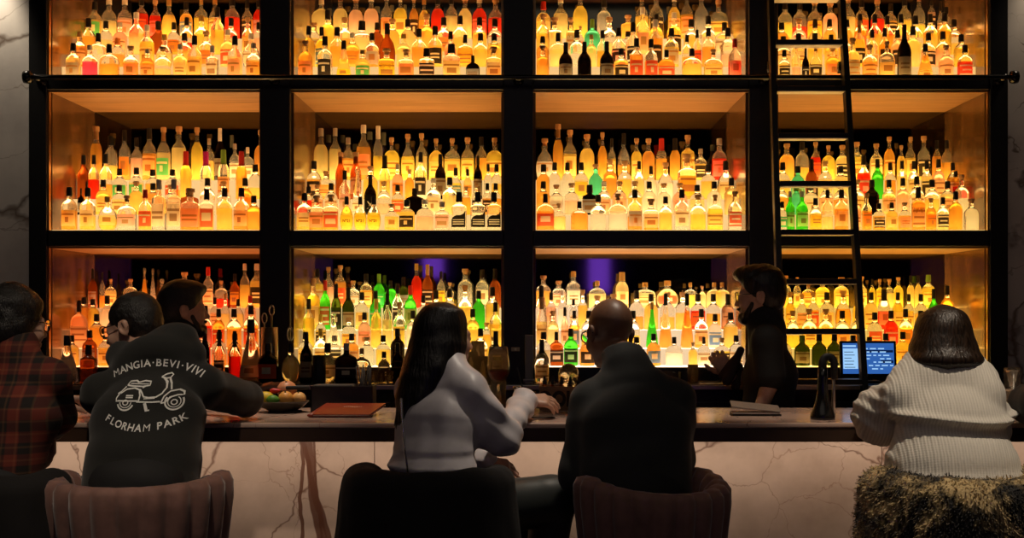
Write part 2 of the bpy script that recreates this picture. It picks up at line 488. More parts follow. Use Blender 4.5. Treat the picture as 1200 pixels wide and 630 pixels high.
# ---------------------------------------------------------------- bottle glass
def glass(name, tint, transl=.4, rough=.03, ior=1.42, gloss=.06):
    t = NT(name)
    rf = t.n('ShaderNodeBsdfRefraction'); rf.inputs['Color'].default_value = (*tint, 1); rf.inputs['Roughness'].default_value = rough; rf.inputs['IOR'].default_value = ior
    tl = t.n('ShaderNodeBsdfTranslucent'); tl.inputs['Color'].default_value = (*tint, 1)
    gl = t.n('ShaderNodeBsdfGlossy'); gl.inputs['Roughness'].default_value = .08
    m1 = t.n('ShaderNodeMixShader'); m1.inputs[0].default_value = transl; t.l(rf.outputs[0], m1.inputs[1]); t.l(tl.outputs[0], m1.inputs[2])
    lw = t.n('ShaderNodeLayerWeight'); lw.inputs[0].default_value = .25
    m2 = t.n('ShaderNodeMixShader'); t.l(t.math('MULTIPLY', lw.outputs['Facing'], gloss * 3), m2.inputs[0]); t.l(m1.outputs[0], m2.inputs[1]); t.l(gl.outputs[0], m2.inputs[2])
    t.l(m2.outputs[0], t.out.inputs[0])
    return t.m
GL = {  # letter -> (words, tint, translucency)
 'A': ('amber', (.97, .60, .20), .45), 'O': ('orange', (1, .66, .20), .5), 'H': ('honey', (1, .80, .30), .5), 'Y': ('yellow', (1, .84, .26), .5),
 'L': ('pale gold', (1, .87, .50), .45), 'C': ('clear', (.97, .95, .90), .22), 'W': ('frosted', (1, .95, .85), .6), 'P': ('peach pink', (1, .72, .56), .5),
 'R': ('red', (.95, .13, .06), .5), 'G': ('green', (.22, .80, .16), .45), 'K': ('black', (.05, .035, .03), .3), 'B': ('brown', (.62, .27, .10), .4),
 'M': ('magenta', (1, .22, .40), .5), 'T': ('teal', (.30, .85, .62), .5)}
GLASS = {k: glass(v[0] + ' bottle glass', v[1], v[2] * .72) for k, v in GL.items()}
GLASS['D'] = glass('dark green wine glass', (.16, .2, .05), .3)
GL['D'] = ('dark green', (.2, .25, .08), .3)
CLEAR = glass('clear glass', (.95, .92, .86), .10, .03, 1.3)
CAPC = {'k': ('black', (.012, .011, .01)), 'g': ('gold', (.75, .48, .14)), 't': ('cork', (.55, .33, .15)), 'w': ('white', (.8, .77, .7)), 'r': ('red', (.6, .03, .02)),
        's': ('silver', (.6, .58, .55)), 'm': ('magenta', (.6, .02, .25)), 'n': ('green', (.2, .4, .05)), 'y': ('yellow', (.8, .55, .08)), 'o': ('orange', (.8, .25, .05)), 'c': ('glass', None)}
CAPM = {k: simple(v[0] + ' bottle cap', v[1], .4, .6 if k in 'gs' else 0) for k, v in CAPC.items() if v[1]}
CAPM['c'] = CLEAR
def label_mat(name, col, tr=.45):
    t = NT(name)
    d = t.n('ShaderNodeBsdfDiffuse'); d.inputs[0].default_value = (*col, 1); tl = t.n('ShaderNodeBsdfTranslucent'); tl.inputs[0].default_value = (*col, 1)
    m = t.n('ShaderNodeMixShader'); m.inputs[0].default_value = tr; t.l(d.outputs[0], m.inputs[1]); t.l(tl.outputs[0], m.inputs[2]); t.l(m.outputs[0], t.out.inputs[0]); return t.m
LABC = {'w': ('cream', (.92, .76, .52)), 'k': ('black', (.05, .04, .032)), 'r': ('red', (.8, .16, .08)), 'y': ('yellow', (.95, .7, .12)), 'g': ('green', (.12, .55, .22)), 'b': ('blue', (.18, .32, .6)),
        'p': ('pink', (.9, .5, .42)), 's': ('grey', (.55, .52, .48)), 'o': ('orange', (.9, .4, .1)), 'd': ('slanted black', (.02, .018, .016)), 'n': ('numbered', (.98, .75, .15)), 'x': ('black lettered', (.02, .018, .016))}
LABM = {k: label_mat(v[0] + ' bottle label', v[1], .75 if k in 'wypno' else .5) for k, v in LABC.items()}
INK_D = label_mat('dark label ink', (.45, .26, .12), .6)
INK_L = label_mat('pale label ink', (.85, .78, .6), .4)
INK_N = label_mat('black numeral ink', (.04, .03, .02), .1)
# ---------------------------------------------------------------- room shell
XP = [(-2.577, -2.485), (-1.396, -1.2425), (-.153, 0.0), (1.1025, 1.247), (2.332, 2.424)]   # posts
BAYX = [(XP[i][1], XP[i + 1][0]) for i in range(4)]
ZB = {'bottom': (1.24, 1.854), 'middle': (1.941, 2.654), 'top': (2.716, 3.43)}
YF, YM = 7.0, 7.70           # shelf front, mirror
def struct(name, mb, mats):
    o = mb.build(name, mats); o['kind'] = 'structure'; return o
struct('floor', MB().box((-5.5, -2.6, -.08), (5.5, 8.1, 0)), M['floor'])
struct('ceiling', MB().box((-5.5, -2.6, 4.2), (5.5, 8.1, 4.3)), M['plaster'])
struct('wall_front', MB().box((-5.5, -2.7, 0), (5.5, -2.6, 4.2)), M['plaster'])
struct('wall_back', MB().box((-5.5, 8.0, 0), (5.5, 8.1, 4.2)), M['plaster'])
struct('wall_west', MB().box((-5.6, -2.6, 0), (-5.5, 8.1, 4.2)), M['plaster'])
struct('wall_east', MB().box((5.5, -2.6, 0), (5.6, 8.1, 4.2)), M['plaster'])
struct('wall_left', MB().box((-5.5, 7.02, 0), (-2.58, 7.2, 4.2)), M['marble_wall'])
struct('wall_right', MB().box((2.427, 7.02, 0), (5.5, 7.2, 4.2)), M['marble_wall'])
struct('wall_top', MB().box((-2.58, 7.02, 3.52), (2.427, 7.2, 4.2)), M['marble_wall'])

for k, (x, z, w_, h_) in enumerate(((.866, 2.03, .27, .52), (-1.32, 2.12, .26, .30))):
    r = thing('light_panel', ['purple lit wall panel reflected in the bottom mirror above bald man', 'small purple lit wall panel reflected in the bottom mirror above long-haired woman'][k], 'light panel', (x, -2.58, z))
    MB().box((-w_ / 2 - .02, -.018, -h_ / 2 - .02), (w_ / 2 + .02, .006, h_ / 2 + .02), bevel=.004).build('frame', M['black_metal'], r)
    MB().box((-w_ / 2, .0065, -h_ / 2), (w_ / 2, .012, h_ / 2)).build('diffuser', emit('purple light', (.22, .06, 1.0), 4.0), r)

# ---------------------------------------------------------------- tall shelving behind the bar
sh = thing('bar_shelving', 'tall black steel back bar shelving, four bays wide, filled with lit bottles', 'shelving', (0, YF, 0))
def part(name, mb, mats, root, label=None):
    o = plain(mb.build(name, mats), root)
    if label: o['label'] = label
    return o
for i, (a, b) in enumerate(XP):
    part('post', MB().box((a, 6.97, 0), (b, 7.78, 3.55), bevel=.004), M['black_metal'], sh)
part('head_beam', MB().box((-2.577, 6.972, 3.43), (2.424, 7.78, 3.54), bevel=.004), M['black_metal'], sh)
for bi, (a, b) in enumerate(BAYX):
    for (z0, z1) in ((2.654, 2.716), (1.854, 1.941), (1.165, 1.24)):
        part('shelf_beam', MB().box((a, 6.975, z0 + .006), (b, 7.05, z1), bevel=.003), M['black_metal'], sh)
        part('shelf_board', MB().box((a, 7.05, z0 + .02), (b, 7.74, z1 - .012)), M['black_metal'], sh)
        part('soffit_board', MB().box((a, 7.0, z0 - .004), (b, 7.72, z0 + .02)), M['shelf_wood'], sh, 'warm timber underside of the shelf')
    part('soffit_board', MB().box((a, 7.0, 3.426), (b, 7.72, 3.45)), M['shelf_wood'], sh, 'warm timber underside of the shelf')
    for k, (z0, z1) in ZB.items():
        part('mirror_panel', MB().box((a, YM, z0), (b, YM + .02, z1)), M['mirror'], sh, 'smoked mirror back')
        part('side_panel', MB().box((a, 7.02, z0), (a + .012, YM, z1)), M['side_panel'], sh, 'bronzed timber side')
        part('side_panel', MB().box((b - .012, 7.02, z0), (b, YM, z1)), M['side_panel'], sh, 'bronzed timber side')
        if bi == 0: part('edge_trim', MB().box((a, 6.985, z0), (a + .008, 7.03, z1)), M['brass'], sh, 'thin brass edge')
        if bi == 3: part('edge_trim', MB().box((b - .008, 6.985, z0), (b, 7.03, z1)), M['brass'], sh, 'thin brass edge')

# lit steps under the bottles, one stepped display for each bay
TY = [7.075, 7.225, 7.39, 7.555]; TDZ = [0.004, .092, .187, .305]; TD = .155
WHERE = ['above scooter hoodie', 'above long-haired woman', 'above bald man', 'behind the ladder']
TINT = {('top', 0): ((1, .56, .20), 1.4), ('top', 1): ((1, .59, .21), 1.4), ('top', 2): ((1, .59, .22), 1.4), ('top', 3): ((1, .57, .18), 1.35),
        ('middle', 0): ((1, .60, .23), 1.45), ('middle', 1): ((1, .62, .22), 1.45), ('middle', 2): ((1, .62, .24), 1.45), ('middle', 3): ((1, .62, .19), 1.35),
        ('bottom', 0): ((1, .42, .15), 1.0), ('bottom', 1): ((1, .70, .28), 1.25), ('bottom', 2): ((1, .69, .40), 1.35), ('bottom', 3): ((1, .60, .12), 1.25)}
for lv in ('top', 'middle', 'bottom'):
    for bi, (a, b) in enumerate(BAYX):
        z0 = ZB[lv][0]; key = lv + str(bi)
        step_mat(key, *TINT[(lv, bi)])
        r = thing('lit_bottle_step', 'glowing stepped acrylic riser under the bottles, %s shelf %s' % (lv, WHERE[bi]), 'bottle riser', ((a + b) / 2, 7.1, z0))
        for t in range(4):
            y0 = TY[t] - .07; y1 = YM - .004 if t == 3 else TY[t + 1] - .071
            x0, x1 = a + .014, b - .014
            zt = z0 + TDZ[t]; zb = z0 + .0005
            mb = MB()
            vs = [(x0, y0, zb), (x1, y0, zb), (x1, y1, zb), (x0, y1, zb), (x0, y0, zt), (x1, y0, zt), (x1, y1, zt), (x0, y1, zt)]
            mb.add(vs, [[0, 1, 5, 4], [1, 2, 6, 5], [2, 3, 7, 6], [3, 0, 4, 7], [3, 2, 1, 0]], 0)
            mb.add(vs[4:], [[0, 1, 2, 3]], 2 if t == 3 else 1)
            part('step', mb, STEP[key], r)

# ---------------------------------------------------------------- rolling ladder and its rail
rl = thing('ladder_rail', 'thin black pipe rail running along the shelves under the top bottles', 'rail', (0, 6.88, 2.70))
RZ, RY = 2.705, 6.87
part('pipe', MB().tube([(-2.545, RY, RZ), (2.42, RY, RZ)], .0125, 12), M['black_gloss'], rl)
for x in (-2.545, 2.42):
    part('finial', MB().lathe([(.012, -.02), (.03, -.018), (.034, 0), (.03, .018), (.012, .024)], (x, RY, RZ), 16, mat=Matrix.Rotation(PI / 2, 3, 'Y')), M['black_gloss'], rl)
for x in (-2.51, -1.32, -.076, 1.175, 2.378):
    part('bracket', MB().tube([(x, RY, RZ), (x, 6.975, RZ)], .014, 10).lathe([(.028, 0), (.028, .008)], (x, 6.974, RZ), 14, mat=Matrix.Rotation(PI / 2, 3, 'X')), M['black_gloss'], rl)
ld = thing('rolling_ladder', 'black steel library ladder leaning on the rail before the last bay', 'ladder', (1.38, 6.3, 0))
def ly(z): return 6.22 + .205 * z
for (x0, x1) in ((1.165, 1.192), (1.575, 1.545)):
    mb = MB()
    for s in (0,):
        zt = 3.25
        p0, p1 = Vector((x0, ly(0), .012)), Vector((x1, ly(zt), zt))
        d = (p1 - p0).normalized(); R = Matrix((Vector((1, 0, 0)), d.cross(Vector((1, 0, 0))).normalized(), d)).transposed()
        L = (p1 - p0).length
        mb.box((-.014, -.03, -L / 2), (.014, .03, L / 2), bevel=.003, rot=R)
        mb.v = [v + (p0 + p1) / 2 for v in mb.v]
    part('stile', mb, M['black_metal'], ld)
ZR = [3.10 - .238 * k for k in range(13)]
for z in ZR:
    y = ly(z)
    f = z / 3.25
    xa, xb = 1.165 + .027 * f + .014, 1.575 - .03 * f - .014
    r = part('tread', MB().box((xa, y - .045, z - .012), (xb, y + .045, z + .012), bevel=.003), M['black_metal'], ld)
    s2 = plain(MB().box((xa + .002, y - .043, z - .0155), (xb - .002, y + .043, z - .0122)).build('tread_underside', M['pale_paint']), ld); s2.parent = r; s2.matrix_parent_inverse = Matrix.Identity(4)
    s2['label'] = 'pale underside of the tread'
for x in (1.192, 1.548):
    part('rail_hook', MB().lathe([(.012, -.02), (.03, -.02), (.03, .02), (.012, .02)], (x, RY - .02, RZ + .045), 18, mat=Matrix.Rotation(PI / 2, 3, 'Y'))
         .box((x - .012, RY - .075, RZ - .06), (x + .012, RY - .035, RZ + .08), bevel=.004), M['black_gloss'], ld)
for x in (1.165, 1.575):
    part('foot', MB().lathe([(.03, 0), (.03, .02), (.02, .03)], (x, ly(0), 0), 14), M['rubber'], ld)

# ---------------------------------------------------------------- low cabinet under the shelves
cb = thing('back_bar_cabinet', 'long black back bar cabinet with worktop under the lit shelves', 'cabinet', (0, 6.7, 0))
part('carcass', MB().box((-2.55, 6.60, .08), (2.4, 6.965, 1.145)), M['cabinet'], cb)
part('worktop', MB().box((-2.56, 6.57, 1.145), (2.41, 6.966, 1.178), bevel=.005), M['black_gloss'], cb)
part('nosing', MB().box((-2.56, 6.564, 1.150), (2.41, 6.5705, 1.172), bevel=.002), M['steel'], cb, 'steel front edge')
part('plinth', MB().box((-2.5, 6.65, 0), (2.35, 6.95, .08)), M['black_metal'], cb)
for i in range(8):
    x0 = -2.53 + i * .616
    d = part('door', MB().box((x0 + .006, 6.58, .1), (x0 + .606, 6.60, 1.09), bevel=.004), M['cabinet'], cb)
    MB().tube([(x0 + .2, 6.55, 1.03), (x0 + .4, 6.55, 1.03)], .007, 8).tube([(x0 + .2, 6.55, 1.03), (x0 + .2, 6.585, 1.03)], .006, 8).tube([(x0 + .4, 6.55, 1.03), (x0 + .4, 6.585, 1.03)], .006, 8).build('handle', M['steel'], d)

# ---------------------------------------------------------------- the bar counter
CT = 1.112
bar = thing('bar_counter', 'long marble bar counter with dark edge and lit rose marble front', 'bar counter', (0, 5.5, 0))
part('countertop', MB().box((-2.75, 5.10, CT - .02), (2.95, 5.90, CT), bevel=.006), M['marble_top'], bar, 'polished rosy marble top')
part('fascia', MB().box((-2.75, 5.105, CT - .072), (2.95, 5.135, CT - .0195), bevel=.003).box((-2.75, 5.135, CT - .06), (2.95, 5.88, CT - .0195)), M['fascia'], bar, 'dark bronze counter edge')
xs = [-2.75, -1.62, -.62, .36, 1.36, 2.36, 2.95]
for a, b in zip(xs, xs[1:]):
    part('front_panel', MB().box((a + .0015, 5.33, .1), (b - .0015, 5.36, CT - .061)), M['marble_front'], bar, 'rose marble slab with brown veins')
part('body', MB().box((-2.74, 5.362, .1), (2.94, 5.85, CT - .061)), M['cabinet'], bar)
part('kick_plate', MB().box((-2.74, 5.40, 0), (2.94, 5.85, .1)), M['black_metal'], bar)
part('light_strip', MB().box((-2.7, 5.27, CT - .069), (2.9, 5.29, CT - .0605)), emit('warm counter strip', (1, .80, .62), 1.2), bar, 'warm light strip under the counter edge')
part('foot_rail', MB().tube([(-2.7, 5.2, .2), (2.9, 5.2, .2)], .022, 12), M['brass'], bar)
# ---------------------------------------------------------------- bottles
# token: x:height:shape colour cap label[:width] in photo pixels, front step to back step of each bay
DATA = {
('top', 0): ["86:44:bLks 105:42:bMwk 128:43:fOk- 153:41:bCtp 173:37:bAww:18 191:40:bLt-:20 211:43:bLww 228:53:bHkw 249:41:qCww:13 275:53:bLkk 302:44:bOww",
             "93:44:bAgk 115:42:fCkk 138:36:bAos 172:52:bYww 193:40:rLg- 216:42:bPk- 242:44:bPtr 267:46:bLwr 294:42:rCww",
             "104:45:rOk- 124:42:bPkr 141:40:bPww 160:52:bPww 185:42:rBk- 204:40:bOkr 219:46:bRks 236:48:bHg- 255:58:bHkk 271:45:bLkk 290:46:bCtw 303:40:bPk-",
             "108:46:bPkg 128:50:bLwg 146:50:bPwp 166:52:bRkr 182:48:bRtr 198:50:rHg- 218:46:bOkb 236:52:fYg- 252:50:bHgk 272:52:bRkk 290:48:bAkk 303:50:bRkk"],
('top', 1): ["358:47:bCtp 381:52:bCkk 403:47:cHkk 425:36:bHgg 453:38:qYty:19 476:37:qOtr:17 500:38:qPkk:18 529:43:qLkw:20 554:30:fKks:16 580:40:qAtw:17",
             "362:50:bHk- 377:49:bYkb 395:49:bPkp 413:42:bPwo 436:42:bAkk 454:53:rBkw 473:41:bLg- 491:47:bAkk 510:50:bWkk 528:44:bPkp 545:40:fOkk 563:42:bCks 582:42:bCkk",
             "366:40:bHts 384:55:bHk- 404:46:bOtp 424:42:qLkk:22 442:40:bBkk 460:44:bPt- 478:44:bLkk 500:50:bHt- 520:46:bPko 539:48:bPk- 562:46:bHkk 582:44:bHkk",
             "376:52:fLww 399:54:bLtk 417:52:bPtw 435:54:bPwp 453:56:bOwp 469:56:fYwk 485:52:bPtk 497:50:bHgo 513:54:bRkr 529:54:bLkk 545:52:bLtk 562:52:bRwp 583:50:bRto"],
('top', 2): ["636:41:bOto:15 663:45:wKkw:16 685:46:wKkw:16 711:46:wKkw:16 728:38:bHkk:17 746:50:bAkr:16 763:49:bAkr:17 781:36:fAkr:21 811:38:fHkw:23 836:37:fHtk:22 861:49:bRrw:15",
             "636:38:bAkk 654:42:fLks 676:46:bCkk 693:40:bLg- 706:45:bOkw 725:48:bRkk 742:55:bCkk 768:58:bPwk 787:48:bHkk 805:40:bCkk 817:46:bRkr 830:48:bAkk 853:48:bPkp",
             "633:50:bHtr 650:46:qLts 669:46:qLts 680:36:bPto 694:44:fTnw 714:46:bLt- 736:30:bCkw 753:58:bLwk 769:50:bHkk 790:52:bHwk 810:44:bPkr 830:48:bCkw 852:40:fCkw",
             "633:46:bHrw 657:52:bLww 680:56:bYty 708:50:bCkk 736:30:qPt- 752:54:bHtw 769:56:bHtk 790:54:bPwk 805:58:bPtp 822:56:bCtw 842:48:fYtw"],
('top', 3): ["919:36:bLkk 933:44:bPt- 944:38:wKkk:15 956:42:rHtk 976:40:bOtk 999:50:bLtk 1019:42:bOtr 1039:46:fHtk:19 1060:66:wKkk:16 1084:43:cOkk:18 1109:42:bPtw 1131:42:bRkr",
             "918:38:bLkw 936:42:bHkw 955:42:bHkk 974:40:bPkw 990:44:bHkw 1007:57:wYtk 1022:46:bPkw 1037:48:bPkk 1052:46:bPkk 1070:50:bLkw 1088:42:bPkk 1105:44:bPks 1126:40:bYks",
             "916:40:bOkk 936:44:bHtk 955:44:rLkk 972:44:bHkw 993:44:bPkk 1008:50:bOkk 1025:50:bHkp 1040:48:bOk- 1056:50:bHkw 1073:48:bLkk 1090:50:bHkk 1107:52:bYkw 1124:44:bHk-",
             "920:46:bYkk 937:46:bRkw 955:48:bOtk 973:46:bPtw 994:52:bLtk 1010:50:bOkr 1028:48:bRtp 1044:44:bOkk 1060:52:bYkw 1077:54:bYtk 1092:56:qPkk 1102:46:rOkw 1113:40:bAkr"],
('middle', 0): ["81:51:bCkw:18 103:50:bCkw:18 126:40:rYgw:22 149:41:fCtp:23 170:48:bPrr:16 186:60:qCsw:16 204:60:qCsw:16 223:49:qPtp:22 242:49:qCkr:15 263:50:bHkw:18 283:50:bAkr:18 302:41:bOkk:17",
             "95:32:fKkk 102:40:bCkw 121:42:bHkw 140:36:bLkw 160:40:bPtw 179:38:bPkw 200:36:bLtw 222:32:qBk-:20 243:44:bCkk 262:40:bPtw 287:44:bPkr",
             "95:53:bBkw 110:53:bRk- 124:54:bOkw 140:37:bLkg 160:38:bLkg 179:36:bWkb 202:36:bPkr 218:57:tPrw 241:57:tCmw 262:59:tCnw 283:57:tOrw 299:42:bHko",
             "113:64:tOtw 130:53:bHkw 146:60:bAkr 160:51:bPkr 175:62:bAkw 192:63:wLtg 210:64:bLtk 231:63:bYtw 245:50:bHsw 258:62:wKwk 275:44:bCsw 290:40:fWww 306:60:bAtk"],
('middle', 1): ["352:44:bHkw:18 371:41:qOtr:17 388:42:qOtr:17 406:40:rYkn:17 422:40:rYkn:17 438:40:rYkn:17 459:31:bHtw:17 477:36:bCkk:19 498:36:bPww:20 518:34:qCsr:16 538:45:qCkd:17 560:45:qCkd:17 580:45:qCkd:16",
             "356:34:rRkr 372:36:bPtw 388:38:bPkw 404:53:bCkp 419:57:cCcw 434:48:wKkx:16 450:40:bPtw 466:36:bOkr 486:32:fKkk:26 508:44:bWww 527:45:bLkr 546:34:bOtk 558:38:bWtk 571:38:bWkk 584:38:bWkk",
             "357:46:bPkk 382:34:fWtw:24 399:56:tBt- 417:56:tBtw 434:40:bHtw 451:52:tHkr:13 466:42:bPsr 480:36:bPt- 493:56:bWkk 516:54:bKkw:13 534:38:rYkb 548:36:bLkr 560:52:bKkw 572:42:bCkr 584:42:bCkk",
             "376:62:bLsw 393:62:bLsk 408:51:bWsw 426:66:bAwp 443:65:tYww 459:51:fYtw 478:55:rYtw 494:56:bLtw 511:50:fHtw 530:50:fHtw 548:51:bYtw 564:52:bOkw 581:51:fYtw"],
('middle', 2): ["636:43:fAkr:24 655:32:fLt-:18 679:34:fAkr:20 701:42:bCkk:18 724:43:fCtw:22 744:48:bAks:17 763:37:qPtk:17 780:40:bCkk:15 799:48:bCkr:17 818:42:bYtk:18 838:42:fYtw:18 861:46:bCtr:16",
             "635:40:bOkk 652:36:bWtk 670:38:bPtp 691:36:qKks 708:40:bPww 726:40:bPtw 744:40:bPto 761:40:bWkw 778:38:bWtw 797:38:bPtp 817:36:bLkw 837:40:bWkw 857:44:bLkk",
             "630:42:bOkk 650:44:bCkk 665:44:bCkr 681:44:bLkk 698:42:bTtg 715:48:bAt- 732:46:bWtb 749:46:bLkr 763:40:rWkw 780:44:rWtw 805:54:qOty:20 830:42:bPkr 851:46:rLkw",
             "635:50:rWts 654:67:tOto 668:60:bHtw 688:55:bHtw 706:57:bOtw 717:50:bYkw 731:56:rAkk 746:50:bYtw 760:50:bPtw 775:50:tOrw 791:50:tOkw 806:54:qHtw 821:38:bCsk 843:50:bRsp"],
('middle', 3): ["914:34:bCkg 926:46:bGww:15 940:46:bGww:15 956:38:bHkk:18 970:48:bPkw:15 986:48:bAkw:16 1003:44:bPtw 1016:44:bOto:16 1030:32:bOkk 1045:33:bWkw 1060:33:bWtp 1076:51:qAkw:17 1091:38:bOto:16 1105:39:bLkk:17 1120:46:bOkr:17 1138:37:bCtk:17",
             "916:40:bOtw 933:36:bTn- 950:38:bWkr 968:40:bPkw 985:40:bPkw 1004:42:bLtw 1022:42:bKkk 1042:42:bLkr 1058:44:bPkw 1074:46:bCkw 1092:42:bPkw 1110:40:bLkk 1127:48:bCtw",
             "917:44:bHkk 935:40:bTkw 951:48:wBkk 967:46:bLtw 985:40:bLkw 1012:52:bRkr 1028:48:bGkg 1043:44:bAkw 1057:46:bLkw 1071:46:bPkw 1086:46:bLkk 1100:48:bPkw 1117:44:bOkr 1131:34:bRk-",
             "922:44:bOtk 940:46:bOkr 956:46:bRtr 971:42:fYt- 987:42:bLtk 1004:46:bYtw 1027:44:bLtw 1042:52:bOtw 1056:42:bHtw 1067:52:bHtw 1083:53:bHtk 1098:48:bPkw 1110:48:bOkw"],
('bottom', 0): ["84:36:bHkw 105:42:bBkk 124:40:bHkw 148:34:bOkk 172:36:bAkw 196:34:bOkw 219:40:bAkk 238:42:bRkk 257:40:bOkr 275:38:bOkr 295:42:bOkr",
             "93:56:fPkw:20 113:40:bOkk 133:40:bHkw 154:38:bPkw 176:36:bOkw 200:36:bPkw 222:44:bOkk 241:50:bRkk 256:46:bOkr 274:46:bOkr 294:50:bOkr",
             "90:38:bAkk 109:36:bYkw 126:40:rWkw 146:36:bPkw 168:36:bHkw 190:38:bWkw 212:38:bPkw 234:40:bPkr 252:38:bPkw 264:42:rWtw 279:36:rWkw 293:40:bPrp",
             "109:46:wBkk 120:42:bAkk 130:34:fLtw 153:34:fOtw 169:47:cCcw 179:46:cCcw 190:34:cCcw 216:42:bOtr 244:48:bPrw 259:32:fRtr 275:40:bBkk 287:52:bHwk 301:52:bHwk"],
('bottom', 1): ["358:40:bCkw 376:44:bHyw 392:36:qCwk 412:38:bCks 430:34:bCtk 449:36:bCkk 466:44:bKk- 485:34:bCtw 505:36:bCkw 525:36:bCkk 545:40:bCtw 563:44:bLkw 580:34:bYtw",
             "362:58:bYkr 376:40:bHyk 391:40:cWcw 409:36:bPtk 427:42:bPkp 441:58:bHyy:14 454:64:bLkw:13 468:54:bCtk:17 484:44:bWkr 500:42:bPtw 517:46:bWkw 536:44:bYkr 554:46:bCkw 570:30:bOtr 584:54:bCkw",
             "365:60:bYtw 381:58:bGrr 394:54:wDkk 408:50:wDkw 424:44:bHkw 440:46:bGkg 454:48:wDky 466:54:bCkk 481:52:bGrp 496:40:bCkw 511:46:bYkw 527:48:bWkk 545:52:bWtw 561:46:bGkw 577:50:bCkw",
             "371:46:bYks 385:48:bPtw 399:50:bCtr 414:32:bCtk 429:40:bPkw 444:40:wGng 458:32:wGkw 473:36:wDks 488:52:bRgr 501:51:wBgk 517:43:bYky 527:30:bYtw 545:46:bCtr 565:45:bCkw 580:46:wBkk"],
('bottom', 2): ["634:40:bCkk 652:40:fBkk:17 669:44:bGkk:17 688:36:bAkk 708:34:bCkw 727:36:bCkw 746:34:bWkw 766:38:bCkb:16 790:34:fWkk:20 812:28:bPtw:14 825:34:fWkk:20 846:33:fYtk:20 864:36:bCkw",
             "632:60:tLtw 648:44:bPto 662:48:bPkw 673:44:bPkb 690:44:bCkr 708:46:bWtw 726:44:bLkw 742:44:bYkg 764:54:cGgw:14 780:64:cAk-:15 805:64:cAk-:15 822:46:bOkr 838:40:bWkb 856:42:bPkk",
             "632:52:tCkw 646:44:bPkw 659:47:bWwb 672:36:bCkw 683:47:bHtr 700:40:bWtw 719:42:bWtb 746:46:bCkw 763:42:bWkb 782:44:bWtw 800:44:bPtr 818:42:bRkr 836:42:bWkw 853:37:bCkk 868:42:bPkw",
             "636:38:bCtw 655:32:bPtw 672:43:bCgw:17 700:32:fLgw:20 729:42:tLgw:15 756:30:fLgw:25 782:32:rLgr:25 809:30:fYgw:22 823:26:bLtw 837:30:fLgw:24 861:30:fLgw:18"],
('bottom', 3): ["918:36:bHkw 940:36:bDnw:18 960:37:bDkw:18 978:37:bDkw:18 1000:36:bHkw 1019:34:bOkk 1038:38:bHkw 1058:40:bYkw 1078:36:bPkr 1098:38:bYkw 1118:36:bHkk",
             "914:40:bYkw 929:44:bYtw 948:46:bYtw 968:46:bPtw 987:44:bOkw 1005:44:bAkk 1025:42:bYkr 1044:44:bRkr 1061:46:bHkr 1079:44:rYko 1098:40:bYkw 1116:40:bHkw",
             "913:42:bYkw 926:44:bYtw 940:42:bHtk 953:44:bOtr 969:44:bLkw 988:46:rOtw 1006:42:bYkk 1021:44:bLkw 1036:48:tRkr:14 1052:44:bYkw 1065:42:bYkw 1079:42:bHkw 1094:48:rGkg:16 1110:52:bPkk:15",
             "921:38:bHtw 934:36:bHtw 947:30:fOtw 964:34:bYtw 986:36:bHtw 1010:37:bLtw 1022:34:bYkw 1031:34:qYty 1042:34:qLty 1053:36:bYtw 1067:38:bLkw 1076:38:bLkw 1088:39:bYnw"]}
SHAPE = {  # profile (radius, height), depth ratio, superellipse, cap (from, to, radius), label (from, to), default px width
 'b': ([(.90, 0), (.98, .02), (1, .045), (1, .52), (.95, .58), (.78, .645), (.52, .695), (.36, .74), (.32, .78), (.32, .87)], 1, 2, (.85, 1, .37), (.10, .47), 17, 'round'),
 'w': ([(.92, 0), (1, .015), (1, .50), (.94, .56), (.72, .64), (.46, .70), (.34, .75), (.30, .80), (.30, .97)], 1, 2, (.74, 1, .335), (.10, .42), 16, 'tall-necked'),
 'f': ([(.92, 0), (1, .021), (1, .045), (1, .50), (.94, .57), (.78, .64), (.50, .685), (.27, .72), (.24, .77), (.24, .87)], .52, 2.8, (.82, 1, .26), (.12, .46), 23, 'flat'),
 'q': ([(.94, 0), (1, .02), (1, .045), (1, .58), (.93, .635), (.60, .67), (.38, .70), (.34, .76), (.34, .87)], .8, 5, (.80, 1, .42), (.08, .52), 18, 'square'),
 't': ([(.94, 0), (1, .015), (1, .04), (1, .54), (.90, .62), (.66, .69), (.46, .75), (.42, .82), (.42, .95)], 1, 2, (.76, 1, .47), (.12, .46), 13, 'slim'),
 'r': ([(.55, 0), (.72, .02), (.90, .12), (1, .25), (1, .36), (.92, .48), (.74, .58), (.48, .655), (.31, .70), (.28, .76), (.28, .86)], .62, 2, (.82, 1, .32), (.15, .45), 20, 'globe'),
 'c': ([(.86, 0), (.98, .02), (1, .06), (.92, .22), (.70, .42), (.48, .58), (.34, .70), (.27, .80), (.26, .90)], 1, 2, (.84, 1, .32), (.09, .27), 18, 'tapering')}
